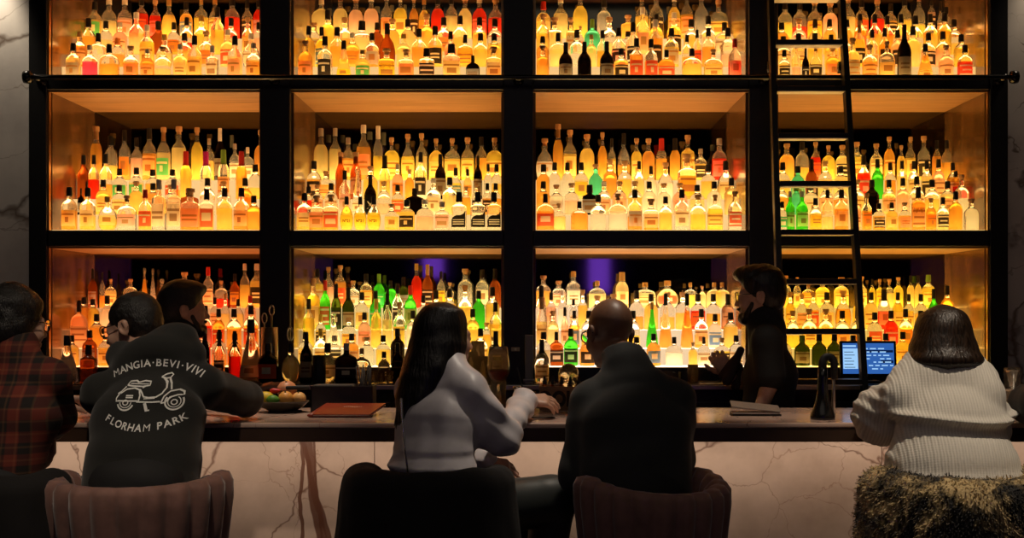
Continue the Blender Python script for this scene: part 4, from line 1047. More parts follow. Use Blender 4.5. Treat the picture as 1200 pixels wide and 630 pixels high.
for cx in (512, 738):
    stroke(arc(cx, 378, 40, 38, 20 if cx < 600 else -30, 165 if cx < 600 else 215), .0055); stroke(arc(cx, 378, 28, 26, 0 if cx < 600 else -60, 180 if cx < 600 else 240), .003); stroke(arc(cx, 380, 13, 12, 0, 360, 14), .004)
stroke([(606, 382), (618, 418)], .010); stroke([(612, 420), (632, 416)], .0045)
stroke([(508, 347), (545, 347)], .0045); stroke([(508, 356), (545, 356)], .0045)
stroke([(458, 340), (470, 330)], .004)
def arc_text(txt, size, cx, cy, rx, a0, a1, up):
    c0 = zc(cx, cy); rad = rx / 4.286 * YP / FPX
    adv = {'I': .55, '\u00b7': .6, ' ': .55, 'M': 1.25, 'V': 1.0, 'A': 1.05, 'G': 1.1, 'N': 1.1, 'H': 1.08, 'O': 1.12}
    ws = [adv.get(ch, .95) for ch in txt]; tot = sum(ws); p = 0
    for ch, w_ in zip(txt, ws):
        f = (p + w_ / 2) / tot; p += w_
        if ch == ' ': continue
        a = math.radians(a0 + (a1 - a0) * f)
        vs, fs = text_mesh(ch, size, 0.0 if ch == 'M' else .0007)
        for (cxx, czz) in [(c0.x + rad * math.cos(a), c0.z + rad * math.sin(a))]:
            th = a - PI / 2 if up else a + PI / 2
            bm = bmesh.new(); bv_ = [bm.verts.new(v) for v in vs]
            for f_ in fs:
                try: bm.faces.new([bv_[i] for i in f_])
                except ValueError: pass
            bmesh.ops.subdivide_edges(bm, edges=[e for e in bm.edges if e.calc_length() > .012], cuts=2)
            bmesh.ops.triangulate(bm, faces=bm.faces[:]); bm.verts.index_update()
            ct, st = math.cos(th), math.sin(th)
            off = 0 if up else 0
            pr_.add([Vector((cxx + v.co.x * ct - (v.co.z + off) * st, 0, czz + v.co.x * st + (v.co.z + off) * ct)) for v in bm.verts], [[v.index for v in f2.verts] for f2 in bm.faces])
            bm.free()
arc_text('MANGIA\u00b7BEVI\u00b7VIVI', .036, 601, 650, 440, 120.5, 59.5, True)
arc_text('FLORHAM PARK', .033, 608, 130, 384, 239, 301, False)
ok = []
for v in pr_.v:
    hit = bv.ray_cast(Vector((v.x, 4.2, v.z)), Vector((0, 1, 0)), 1.5)
    ok.append(hit[0].y - .0018 if hit[0] is not None else 4.75)
for v, y in zip(pr_.v, ok): v.y = y
po = pr_.build('scooter_print', PRINTW, t); po['label'] = 'white scooter drawing and lettering on the back'

# --- woman in the white sweater
J = dict(pelvis=(1.445, 4.69, .87), chest=(1.45, 4.745, 1.14), neck=(1.452, 4.82, 1.335), shL=tuple(at(1060, 466, 4.79)), shR=tuple(at(1148, 464, 4.77)),
         elL=tuple(at(1030, 488, 4.94)), wrL=(1.36, 5.22, 1.205), elR=tuple(at(1157, 493, 4.94)), wrR=(1.60, 5.24, 1.215),
         hipL=(1.35, 4.70, .82), hipR=(1.54, 4.70, .82), knL=(1.33, 5.12, .84), knR=(1.56, 5.12, .84), anL=(1.36, 5.10, .33), anR=(1.53, 5.10, .33))
def sweater_disp(X):
    x, y, z = X[:, 0], X[:, 1], X[:, 2]
    body = np.clip((x - 1.20) / .06, 0, 1)
    zz = z + .012 * np.sin(x * 9) 
    roll = np.exp(-((zz - 1.162) / .013) ** 2); under = np.exp(-((zz - 1.128) / .02) ** 2)
    hem = np.exp(-((z - .965) / .02) ** 2); low = np.clip((1.12 - z) / .2, 0, 1)
    d = -body * (.022 * roll - .010 * under + .012 * hem + .018 * low)
    arm = 1 - body
    d += -arm * .004 * np.sin((x * .8 + z * 1.0) * 110)
    return d + .004 * wob(X, 41, 22, 8, (1, 1, 1)) + .0012 * np.sin(x * 260)
r, R, P, t, H = person('person with a dark bob in a chunky white knit sweater', J, (1, -.02, 0), ((1.452, 4.865, 1.422), .12, .12, .02, .95), SKIN_W, w=1.04, cw=1.02, belly=1.14, top=KNIT, top_name='sweater', top_infl=.026, top_disp=sweater_disp,
    top_cuts=(((0, 0, .93), (0, 0, -1)), ((1.452, 4.83, 1.400), (0, .25, 1), (1.452, 4.84, 1.46), .2)), arm_f=1.15, bottom=TROUS, bot_infl=.012,
    extra_top=(ell((1.452, 4.825, 1.305), (.16, .070, .055), None, .05), cap((1.40, 4.85, 1.335), (1.505, 4.85, 1.335), .058, .058, .04), ell(lerp(J['shL'], J['elL'], .75), (.062, .07, .062), None, .05), ell(J['elL'], (.062, .075, .066), None, .05), ell((1.445, 4.725, 1.0), (.19, .14, .09), None, .05), ell(J['elR'], (.055, .07, .07), None, .05)))
hp = hair_short(P, R, .97, top=.004)
for i in range(22):
    a = -2.35 + 4.7 * i / 21
    x0, y0 = .078 * math.sin(a), -.015 - .085 * math.cos(a)
    A = P(x0 * .8, y0 * .8, .08); B = P(x0 * 1.22, y0 * 1.12, -.02); C = P(x0 * 1.44, y0 * 1.26 - .010, -.075 - .010 * math.cos(a)); D_ = P(x0 * 1.30, y0 * 1.16 - .010, -.098 - .012 * max(0, math.cos(a)) - .008 * math.sin(i * 2.3))
    hp += [cap(A, B, .020, .021, .014), cap(B, C, .021, .024, .02), cap(C, D_, .024, .011, .014)]
hp += [ell(P(0, -.04, -.04), (.10, .07, .075), R, .03), ell(P(0, -.03, .03), (.09, .098, .086), R, .03)]
plain(sdf_obj('bob_hair', hp, HAIR_B, None, h=.0055, cuts=((P(0, .06, 0), tuple(V(P(0, 1, -.2)) - V(P(0, 0, 0))), P(0, .08, -.01), .11),), disp=fold(15, 120, .0032, (1, 1, .16))), r)

# --- man in the plaid shirt at the end of the bar
J = dict(pelvis=(-1.85, 4.62, .87), chest=(-1.815, 4.71, 1.16), neck=(-1.815, 4.78, 1.37), shL=(-1.98, 4.80, 1.30), shR=tuple(at(58, 445, 4.75)),
         elL=(-2.02, 5.06, 1.19), wrL=(-1.86, 5.30, 1.185), elR=tuple(at(68, 488, 4.90)), wrR=tuple(at(58, 503, 5.0)),
         hipL=(-1.93, 4.66, .82), hipR=(-1.76, 4.66, .82), knL=(-1.90, 5.10, .84), knR=(-1.66, 5.10, .84), anL=(-1.88, 5.08, .33), anR=(-1.68, 5.08, .33))
r, R, P, t, H = person('person with wavy dark hair and glasses in a red plaid shirt', J, (.97, -.22, 0), ((-1.832, 4.835, 1.487), -.75, .1, 0, 1.0), SKIN_W, w=1.05, cw=1.08, top=PLAID, top_name='plaid_shirt', top_infl=.018, extra_top=(cap(J['neck'], (-1.822, 4.80, 1.40), .066, .062, .03),), top_disp=lambda X: .005 * wob(X, 51, 24, 8, (1, 1, .6)), arm_f=1.1,
    handR=dict(fwd=(-.12, .12, -1), back=(.55, .7, .2), curl=(.2, .25, .25, .3), thumb=.3), handL=dict(fwd=(.8, .5, 0), back=(0, 0, 1)))
glasses(r, P)
plain(sdf_obj('wavy_hair', hair_short(P, R, 1.09, top=.006) + [ell(P(0, -.065, -.065), (.078, .055, .07), R, .03), ell(P(.05, -.03, -.02), (.045, .06, .06), R, .03), ell(P(-.05, -.03, -.02), (.045, .06, .06), R, .03)], HAIR_S, None, h=.0055,
      cuts=((P(0, .06, .02), tuple(V(P(0, 1, -.4)) - V(P(0, 0, 0)))),), disp=lambda X: .008 * wob(X, 17, 60) + .003 * wob(X, 18, 150)), r)

# --- bartender by the ladder
J = dict(pelvis=(1.05, 6.15, .93), chest=(1.075, 6.19, 1.24), neck=(1.055, 6.19, 1.462), shL=(1.035, 6.06, 1.395), shR=(1.10, 6.345, 1.395),
         elL=tuple(at(903, 446, 6.03)), wrL=tuple(at(889, 486, 6.02)), elR=(1.06, 6.42, 1.19), wrR=tuple(at(856, 438, 6.36)),
         hipL=(1.03, 6.07, .88), hipR=(1.05, 6.23, .88), knL=(1.02, 6.07, .48), knR=(1.04, 6.23, .48), anL=(1.03, 6.08, .084), anR=(1.04, 6.23, .084))
elL, wrL = V(J['elL']), V(J['wrL']); elR, wrR = V(J['elR']), V(J['wrR'])
r, R, P, t, H = person('bearded bartender with glasses in a black short-sleeved shirt beside the ladder', J, (.35, .94, 0), ((1.028, 6.19, 1.60), 1.30, .06, 0, 1.0), SKIN_W, w=.95, top=BLACKS, top_name='shirt', top_infl=.02, top_disp=fold(61, 28, .004), feet_yaw=1.3,
    slv=(-.12, -.12),
    handR=dict(fwd=(-.6, .05, .75), back=(-.3, -.8, .1), curl=(.7, .7, .7, .7)), handL=dict(fwd=(-.25, -.1, -1), back=(.2, -1, 0), curl=(.3, .3, .3, .3)),
    extra_top=(cap(tuple(V(J['neck']) + V(0, -.01, -.01)), tuple(V(J['neck']) + V(-.01, 0, .03)), .066, .064, .03),))
glasses(r, P)
plain(sdf_obj('short_hair', hair_short(P, R, 1.06, top=.010) + [ell(P(0, .05, .10), (.062, .055, .036), R, .03), ell(P(0, .085, .10), (.045, .03, .028), R, .02)], HAIR_K, None, h=.0055, cuts=((P(0, .066, .04), tuple(V(P(0, 1, -.8)) - V(P(0, 0, 0))), P(0, .08, -.02), .095),), disp=fold(19, 130, .005)), r)
def beard(P, R):
    return [ell(P(0, .068, -.098), (.040, .04, .034), R, .02), cap(P(.060, .03, -.035), P(.042, .062, -.09), .010, .016, .015), cap(P(-.060, .03, -.035), P(-.042, .062, -.09), .010, .016, .015), cap(P(-.022, .098, -.057), P(.022, .098, -.057), .008, .008, .01)]
plain(sdf_obj('beard', beard(P, R), HAIR_K, None, h=.005, disp=fold(20, 200, .003)), r)

# --- bartender behind the hoodie
J = dict(pelvis=(-1.60, 6.17, .89), chest=(-1.605, 6.17, 1.19), neck=(-1.60, 6.18, 1.405), shL=(-1.64, 6.33, 1.34), shR=(-1.60, 6.03, 1.34),
         elL=(-1.52, 6.38, 1.10), wrL=(-1.30, 6.36, 1.16), elR=(-1.55, 6.0, 1.10), wrR=(-1.34, 6.03, 1.13),
         hipL=(-1.60, 6.26, .85), hipR=(-1.60, 6.08, .85), knL=(-1.58, 6.26, .47), knR=(-1.58, 6.08, .47), anL=(-1.60, 6.26, .084), anR=(-1.60, 6.08, .084))
r, R, P, t, H = person('bearded bartender in black facing the shelves behind the hoodie', J, (.2, -.98, 0), ((-1.583, 6.185, 1.538), -1.18, .02, 0, .98), SKIN_M, w=.95, top=BLACKS, top_name='shirt', top_infl=.02, top_disp=fold(71, 28, .004), feet_yaw=-1.3,
    extra_top=(cap(tuple(V(J['neck']) + V(0, -.01, -.01)), tuple(V(J['neck']) + V(.0, 0, .03)), .066, .064, .03),))
plain(sdf_obj('short_hair', hair_short(P, R, 1.03, top=.006) + [ell(P(0, .05, .095), (.06, .05, .03), R, .03)], HAIR_S, None, h=.0055, cuts=((P(0, .066, .04), tuple(V(P(0, 1, -.8)) - V(P(0, 0, 0))), P(0, .08, -.02), .095),), disp=fold(23, 150, .003)), r)
plain(sdf_obj('beard', beard(P, R), HAIR_K, None, h=.005, disp=fold(24, 200, .003)), r)

# --- the next guest along, mostly outside the frame
J = dict(pelvis=(2.02, 4.66, .87), chest=(2.0, 4.76, 1.14), neck=(1.99, 4.86, 1.34), shL=tuple(at(1224, 474, 4.84)), shR=(2.2, 4.84, 1.27),
         elL=(at(1206, 492, 5.0).x, 5.0, 1.19), wrL=(1.99, 5.30, 1.21), elR=(2.27, 5.05, 1.21), wrR=(2.10, 5.32, 1.21),
         hipL=(1.93, 4.7, .82), hipR=(2.12, 4.7, .82), knL=(1.93, 5.12, .84), knR=(2.14, 5.12, .84), anL=(1.95, 5.10, .33), anR=(2.12, 5.1, .33))
r, R, P, t, H = person('person in black at the frame edge, only an elbow on the bar showing', J, (1, 0, 0), ((1.98, 4.95, 1.45), .1, .1, 0, 1.0), SKIN_W, top=BLACKS, top_name='sweater', top_infl=.024, top_disp=fold(81, 25, .004), arm_f=1.2)
plain(sdf_obj('short_hair', hair_short(P, R, 1.04, top=.006), HAIR_S, None, h=.006, cuts=((P(0, .062, .03), tuple(V(P(0, 1, -.55)) - V(P(0, 0, 0)))),), disp=fold(25, 150, .003)), r)
# ---------------------------------------------------------------- seats
def velvet(name, col):
    t = NT(name); b = t.bsdf(col, .75); b.inputs['Sheen Weight'].default_value = .6; b.inputs['Sheen Roughness'].default_value = .4
    n = t.noise(t.coords(), 14, 4); t.l(t.ramp(n.outputs[0], [(.3, tuple(c * .75 for c in col)), (.7, tuple(c * 1.2 for c in col))]), b.inputs['Base Color']); t.bump(n.outputs[0], b, .1, .004); return t.m
VELVET = velvet('dusty rose velvet', (.25, .125, .098))
def bar_stool(label, x, y, rz, R=.235, top=.945, rise=.02, spread=1.95):
    r = thing('bar_stool', label, 'bar stool', (x, y, 0), rz, 'tufted bar stools along the counter')
    nseg, NF = 96, 22
    # the back opens towards +Y, channels stand upright round the shell
    sec = [(-.5, .61), (-.5, .80), (-.5, .90), (-.42, .965), (-.2, .995), (.0, 1.0), (.2, .995), (.42, .965), (.5, .90), (.5, .80), (.5, .61)]
    vs, fs = [], []
    for i in range(nseg + 1):
        a = -spread + 2 * spread * i / nseg
        ph = abs(math.sin(NF * a / 2))
        e = max(0, abs(a) / spread - .8) / .2
        zt = top + rise * (abs(a) / spread) ** 2 - .03 * e * e
        th = (.062 + .026 * ph) * (1 - .25 * e)
        for (o, z) in sec:
            zz = .66 + (z - .61) / .39 * (zt - .61)
            rr = R + o * th + (.010 * ph if o > 0 else -.008 * ph) + .035 * max(0, (zz - .61) / .3)
            vs.append((rr * math.sin(a), -rr * math.cos(a), zz))
    n = len(sec)
    for i in range(nseg):
        for k in range(n):
            k2 = (k + 1) % n
            fs.append([i * n + k, i * n + k2, (i + 1) * n + k2, (i + 1) * n + k])
    fs.append(list(range(n))); fs.append([nseg * n + k for k in range(n)][::-1])
    link('backrest', mesh_from('backrest', vs, fs, VELVET, True), r)['label'] = 'channel tufted rose velvet back'
    MB().lathe([(.05, .60), (R - .02, .60), (R + .002, .62), (R - .003, .61), (R - .035, .682), (.05, .69)], seg=40).build('seat', VELVET, r)
    for sx in (-1, 1):
        for sy in (-1, 1):
            MB().tube([(sx * .15, sy * .15, .60), (sx * .19, sy * .19, .0)], [.018, .012], 10).build('leg', M['black_metal'], r)
    MB().tube([(.255 * math.cos(2 * PI * k / 32) * .97, .255 * math.sin(2 * PI * k / 32) * .97, .27) for k in range(32)], .009, 8, closed=True).build('foot_ring', M['brass'], r)
    return r
bar_stool('rose velvet tufted bar stool under the person in the scooter hoodie', -1.335, 4.635, 0, .230, .915, .035)
bar_stool('rose velvet tufted bar stool under the bald person', .395, 4.63, .55, .192, .888, .065)
bar_stool('bar stool hidden under a black coat behind the long-haired woman', -.36, 4.69, -.1, .175, .92)
bar_stool('bar stool hidden under a shaggy fur coat', 1.455, 4.665, 0, .205, .91)
bar_stool('bar stool hidden under a dark jacket at the plaid shirt', -1.825, 4.60, -.1, .155, .91)
bar_stool('bar stool at the frame edge under the person in black', 2.03, 4.635, 0, .205, .93)
def shell(x, y, rz, R, top, low, th, sp=1.9, n=15, kk=.03):
    """the outline of a coat thrown over a curved chair back"""
    pr = []
    for i in range(n):
        a = -sp + 2 * sp * i / (n - 1)
        lx, ly_ = R * math.sin(a), -R * math.cos(a)
        c, s_ = math.cos(rz), math.sin(rz)
        px, py = x + lx * c - ly_ * s_, y + lx * s_ + ly_ * c
        o = 1.0 + .25
        qx, qy = x + (lx * c - ly_ * s_) * o, y + (lx * s_ + ly_ * c) * o
        pr.append(cap((px, py, top), (qx, qy, low), th, th * 1.05, kk))
    return pr
COAT = cloth('black wool coat', (.007, .0055, .0055), .9, 200, .3, .0)
def coat(name, label, prims, mat, disp, h=.009, cat='coat'):
    o = sdf_obj(name, prims, mat, None, h=h, disp=disp); return tag(o, label, cat)
coat('black_coat', 'black coat draped over the chair behind the long-haired woman', shell(-.36, 4.70, -.1, .235, .935, .38, .066, 1.8), COAT, lambda X: .008 * wob(X, 91, 22, 8, (1.4, 1.4, .35)) + .003 * wob(X, 92, 60))
coat('dark_jacket', 'dark jacket hung over the chair behind the red plaid shirt', shell(-1.825, 4.59, -.1, .205, .93, .45, .064, 1.8), COAT, lambda X: .010 * wob(X, 93, 26, 8, (1.2, 1.2, .4)) + .003 * wob(X, 94, 60))
def furm():
    t = NT('olive brown shaggy fur'); b = t.bsdf((.1, .07, .03), .8); b.inputs['Sheen Weight'].default_value = .3
    n = t.noise(t.coords(), 7, 4, .6, .6); n2 = t.noise(t.coords((1, 1, .5)), 70, 3)
    s = t.math('ADD', t.math('MULTIPLY', n.outputs[0], .72), t.math('MULTIPLY', n2.outputs[0], .28))
    t.l(t.ramp(s, [(.44, (.005, .004, .003)), (.50, (.14, .10, .04)), (.56, (.62, .46, .22))]), b.inputs['Base Color']); t.bump(n2.outputs[0], b, .8, .008); return t.m
FUR = furm()
fp = shell(1.47, 4.66, 0, .265, .905, .40, .085, 1.75, 15, .03)
fd = lambda X: .016 * wob(X, 95, 16, 8) + .010 * wob(X, 96, 60, 8) + .005 * wob(X, 97, 170, 8)
fo = coat('fur_coat', 'shaggy olive brown fur coat draped over the chair of the white sweater', fp, FUR, fd, .0075)
me = fo.data; rg = np.random.RandomState(5)
npol = len(me.polygons); cen = np.empty(npol * 3, np.float32); nor = np.empty(npol * 3, np.float32)
me.polygons.foreach_get('center', cen); me.polygons.foreach_get('normal', nor); cen = cen.reshape(-1, 3); nor = nor.reshape(-1, 3)
sel = rg.permutation(np.nonzero((cen[:, 2] > .55) & (nor[:, 1] < .5))[0])[:11000]
tv, tf = [], []
for q in sel:
    c_, n_ = cen[q], nor[q]
    d = n_ * .6 + V(rg.normal(0, .45), rg.normal(0, .3), -.55 + rg.normal(0, .35)); d = d / np.linalg.norm(d)
    sd = np.cross(d, n_ + V(.01, .02, .03)); sd = sd / (np.linalg.norm(sd) + 1e-6)
    L = .009 + .009 * rg.rand(); w_ = .0022
    m_ = c_ + d * L * .55 + n_ * .003; e_ = c_ + d * L
    b0 = len(tv); tv += [c_ - sd * w_, c_ + sd * w_, m_ + sd * w_ * .8, m_ - sd * w_ * .8, e_]
    tf += [[b0, b0 + 1, b0 + 2, b0 + 3], [b0 + 3, b0 + 2, b0 + 4]]
fu = link('fur_tufts', mesh_from('fur_tufts', tv, tf, FUR), fo); fu['kind'] = 'stuff'
# thin chain strap of a bag down the woman's back
ch = MB()
for k in range(44):
    p = V(at(470 + 9 * (k / 43) ** 1.4, 468 + 92 * k / 43, 4.60 - .02 * math.sin(k / 43 * 3)))
    hit = None
    ch.ball(tuple(p), (.0042, .0042, .0058), 8, 6)
o = ch.build('bag_chain', M['silver']); tag(o, 'thin silver chain bag strap hanging down the lilac blouse', 'bag chain')
# ---------------------------------------------------------------- things on the counter
def on_bar(px, py):
    Y = (CAMZ - CT) * FPX / (py - HY); return at(px, py, Y)
def prop(name, label, cat, loc, rz=0, group=None): return thing(name, label, cat, (loc[0], loc[1], loc[2]), rz, group)
def leather(name, col, rough=.45): return simple(name, col, rough, 0, .15, 60, .1)
# fruit bowl and its fruit
bc = Vector((at(331, 480, 5.64).x, 5.64, CT + .0004))
r = prop('fruit_bowl', 'shallow dark bowl of citrus fruit on the bar beside the black caddy', 'bowl', bc)
MB().lathe([(.045, .0), (.05, .002), (.085, .022), (.108, .044), (.110, .046), (.107, .047), (.083, .027), (.048, .008), (.001, .007)], seg=40, cap1=False).build('bowl', simple('dark pewter', (.10, .09, .075), .35, .7), r)
def peel(name, col): return simple(name, col, .42, 0, .12, 90, .25)
FR = [('lemon', 'yellow lemon at the outer end of the fruit bowl', (-.062, -.03, .060), (.034, .029, .027), (.85, .60, .03)),
      ('lime', 'green lime low at the front of the fruit bowl', (-.028, -.062, .055), (.024, .021, .020), (.10, .30, .03)),
      ('grapefruit', 'large pink grapefruit heaped on top of the fruit bowl', (.012, .035, .088), (.042, .042, .040), (.75, .32, .16)),
      ('orange', 'pale orange in the middle of the fruit bowl', (.022, -.045, .060), (.031, .031, .029), (.80, .38, .08)),
      ('orange', 'pale orange nearest the black caddy in the fruit bowl', (.072, -.022, .058), (.030, .029, .027), (.85, .48, .16)),
      ('red_pepper', 'small red chilli pepper lying between the lemon and the grapefruit', (-.026, -.012, .088), (.024, .012, .011), (.6, .02, .02))]
for nm, lb, o_, rr, cl in FR:
    f = link(nm, None); bpy.data.objects.remove(f)
    mb = MB(); seg = 22; prof = []
    for k in range(15):
        th = PI * k / 14; z = -math.cos(th); rad = math.sin(th)
        if nm in ('lemon', 'lime'): z = z * (1 + .22 * abs(z) ** 6)
        if nm == 'red_pepper': rad *= (1 - .35 * z)
        prof.append((max(rad, .012), z))
    mb.lathe(prof, seg=seg)
    ax = Matrix.Rotation(PI / 2, 3, 'Y') @ Matrix.Rotation(.3, 3, 'X') if nm in ('lemon', 'lime', 'red_pepper') else Matrix.Rotation(.5, 3, 'X')
    mb.v = [Vector(((ax @ v).x * rr[0], (ax @ v).y * rr[1], (ax @ v).z * rr[2])) for v in mb.v]
    fo_ = mb.build(nm, peel(nm + ' peel', cl)); fo_.location = bc + Vector(o_); tag(fo_, lb, nm.replace('_', ' '))
    st = MB().lathe([(.0035, 0), (.003, .004), (.001, .005)], tuple(ax @ Vector((0, 0, 1)) * rr[0] * .96), 8, mat=ax); st.build('stem', simple(nm + ' stem', (.1, .12, .03), .7), fo_)
r = prop('bar_knife', 'black handled bar knife lying across the fruit bowl', 'knife', bc + Vector((.030, -.025, .101)), .1)
MB().box((-.012, -.009, -.008), (.085, .009, .008), bevel=.005).build('handle', M['rubber'], r); MB().add([(-.012, -.009, 0), (-.10, 0, 0), (-.012, .009, 0), (-.012, -.009, .0016), (-.10, 0, .0016), (-.012, .009, .0016)], [[0, 1, 2], [5, 4, 3], [0, 3, 4, 1], [1, 4, 5, 2], [2, 5, 3, 0]]).build('blade', M['steel'], r)
# phone, menu, caddy
p = on_bar(334, 483)
r = prop('mobile_phone', 'black phone lying face down by the elbow of the scooter hoodie', 'phone', p, -.15)
MB().box((-.062, -.036, 0), (.062, .036, .009), bevel=.004).build('case', M['rubber'], r); MB().box((-.05, .006, .009), (-.022, .03, .0115), bevel=.002).build('camera_bump', M['black_gloss'], r)
p = Vector((at(407, 480, 5.44).x, 5.44, CT))
r = prop('drinks_menu', 'red leather menu folder propped up on the bar before the black caddy', 'menu', p, -.03); r.rotation_euler.x = .15; r.location.z += .017; r.scale = (1, 1, .55)
mb = MB()
for (z0, z1) in ((.004, .0075), (.018, .0225)):
    vs = [(-.130, -.105, z0), (.105, -.10, z0), (.140, .10, z0), (-.095, .10, z0)]
    mb.add(vs + [(a, b, z1) for a, b, _ in vs], [[3, 2, 1, 0], [4, 5, 6, 7], [0, 1, 5, 4], [1, 2, 6, 5], [2, 3, 7, 6], [3, 0, 4, 7]])
mb.tube([(-.130, -.105, .013), (-.095, .10, .013)], .0115, 10)
mb.build('cover', leather('oxblood leather', (.22, .025, .010), .35), r)
vs = [(-.122, -.10, .0078), (.10, -.095, .0078), (.133, .095, .0078), (-.09, .095, .0078)]
MB().add(vs + [(a, b, .0178) for a, b, _ in vs], [[3, 2, 1, 0], [4, 5, 6, 7], [0, 1, 5, 4], [1, 2, 6, 5], [2, 3, 7, 6], [3, 0, 4, 7]]).build('pages', M['paper'], r)
mb = MB()
for k in range(9): mb.box((-.02 + k * .0085, .03, .0226), (-.0145 + k * .0085, .040, .0231))
mb.build('stamp', simple('pale foil stamp', (.7, .5, .4), .4), r)
p = at(403, 478, 5.70); p.z = CT + .0004
r = prop('napkin_caddy', 'black box caddy holding napkins and straws on the bar', 'caddy', p, .0)
mb = MB(); W_, D_, H_ = .128, .07, .108
for lo, hi in (((-W_, -D_, 0), (W_, -D_ + .006, H_)), ((-W_, D_ - .006, 0), (W_, D_, H_)), ((-W_, -D_, 0), (-W_ + .006, D_, H_)), ((W_ - .006, -D_, 0), (W_, D_, H_)), ((.045, -D_, 0), (.05, D_, H_ - .01)), ((-W_, -D_, 0), (W_, D_, .006))):
    mb.box(lo, hi, bevel=.0015)
mb.build('box', M['cabinet'], r)
nk = prop('napkin_pile', 'black paper napkins filling the caddy', 'napkins', p + Vector((-.04, 0, .0065)))
MB().box((-.08, -.058, 0), (.08, .058, .104), bevel=.003).build('napkin', simple('black paper', (.03, .028, .027), .8), nk)
rg = random.Random(6)
for k in range(12):
    bx_, by_ = .062 + .009 * (k % 6), -.03 + .045 * (k // 6)
    tx, ty = rg.uniform(-.03, .03), rg.uniform(-.02, .02)
    s = MB().tube([(bx_, by_, .008), (bx_ + tx, by_ + ty, rg.uniform(.165, .20))], .0028, 7).build('drinking_straw', M['rubber'])
    s.location = p; tag(s, 'thin black drinking straw standing in the napkin caddy', 'straw', 'black straws in the napkin caddy')
# glasses
def tumbler(name, label, cat, loc, R, H, th=.002, taper=.9, group=None, base=.008, drink=None, dm=None, flip=False):
    r = prop(name, label, cat, loc, 0, group)
    pf = [(R * taper * .9, 0), (R * taper, .003), (R, H), (R - th, H), (R * taper - th, base), (.001, base)]
    if flip: pf = [(a, H - b) for a, b in pf][::-1]
    MB().lathe(pf, seg=28, cap0=not flip, cap1=flip).build('glass', CLEAR, r)
    if drink:
        t1 = (R * taper - th) * .97; t2 = (R * taper + (R - R * taper) * drink - th) * .97
        MB().lathe([(t1, base + .001), (t2, H * drink)], seg=24).build('drink', dm, r)
    return r
p = at(584, 480, 5.72); p.z = CT
r = prop('wine_glass', 'tall stemmed glass with a little red wine beside the lilac blouse', 'wine glass', p)
MB().lathe([(.036, 0), (.036, .002), (.008, .006), (.0045, .02), (.0042, .10), (.009, .112), (.03, .126), (.045, .155), (.048, .185), (.044, .225), (.0375, .268), (.0362, .268), (.0425, .225), (.0462, .185), (.0432, .156), (.028, .129), (.002, .118)], seg=32, cap1=False).build('glass', CLEAR, r)
MB().lathe([(.002, .1195), (.0265, .130), (.0415, .1565), (.0435, .172)], seg=28).build('wine', glass('red wine', (.25, .02, .03), .35), r)
p = at(584, 477, 5.86); p.z = CT
tumbler('water_glass', 'tall clear water glass standing behind the wine glass', 'glass', p, .034, .125, drink=.7, dm=glass('water', (.95, .95, .95), .03, 0, 1.2))
p = at(616, 479, 5.60); p.z = CT
r = tumbler('cocktail_glass', 'short tumbler with a creamy pink cocktail at the reaching hand', 'glass', p, .041, .088, drink=.72, dm=glass('pink cocktail', (.9, .62, .5), .8))
s = MB().tube([tuple(p + Vector((.01, 0, .012))), tuple(p + Vector((-.035, .01, .185)))], .003, 8).build('drinking_straw', M['rubber']); tag(s, 'single black straw leaning in the pink cocktail', 'straw')
p = at(606, 474, 5.84); p.z = CT
r = prop('spice_jar', 'small clear jar with pale lid behind the pink cocktail', 'jar', p)
MB().lathe([(.019, 0), (.021, .003), (.021, .06), (.016, .07), (.016, .076)], seg=20).build('glass', CLEAR, r); MB().lathe([(.018, .072), (.018, .094), (.015, .096)], seg=18).build('lid', M['silver'], r)
r = prop('coaster', 'dark square coaster under the reaching hand', 'coaster', on_bar(636, 489) + Vector((0, 0, .0004)), .1); MB().box((-.045, -.045, 0), (.045, .045, .005), bevel=.002).build('board', M['rubber'], r)
# wooden tray with bitters
TX0, TX1 = at(632, 470, 5.78).x, at(716, 470, 5.78).x
r = prop('wooden_tray', 'stained wooden tray with dark stencilled letters holding little bottles', 'tray', ((TX0 + TX1) / 2, 5.81, CT))
w_ = (TX1 - TX0) / 2; mb = MB()
for lo, hi in (((-w_, -.065, 0), (w_, -.055, .100)), ((-w_, .055, 0), (w_, .065, .100)), ((-w_, -.055, 0), (-w_ + .01, .055, .1)), ((w_ - .01, -.055, 0), (w_, .055, .1)), ((-w_ + .01, -.055, .0), (w_ - .01, .055, .062))): mb.box(lo, hi, bevel=.0015)
mb.build('box', wood('crate pine', (.22, .11, .05), (.13, .06, .028), .6, 2.0), r)
tv, tf = text_mesh('OOK', .088, .004)
lt = MB(); lt.add([(v.x * .82 - .075, -.0662, v.z + .018) for v in tv], tf); lt.build('lettering', simple('burnt stencil', (.025, .012, .008), .8), r)
for k in range(5):
    x = -w_ + .022 + .036 * k
    z = CT + .0625
    b = prop('bitters_bottle', '%s little dropper bottle from the hand end of the wooden tray' % ORD[k], 'bitters bottle', ((TX0 + TX1) / 2 + x, 5.795, z), 0, 'dropper bottles in the wooden tray')
    MB().lathe([(.011, 0), (.0125, .002), (.0125, .036), (.006, .044), (.006, .05)], seg=16).build('glass', GLASS['B'], b)
    MB().lathe([(.0085, .044), (.0085, .058), (.0055, .06), (.005, .076), (.002, .078)], seg=14).build('dropper', M['rubber'], b)
    MB().lathe([(.0129, .008), (.0129, .028)], seg=16, cap0=False, cap1=False).build('label', simple('grey label', (.4, .38, .34), .7), b)
p = Vector((at(666, 450, 5.83).x, 5.835, CT + .0625))
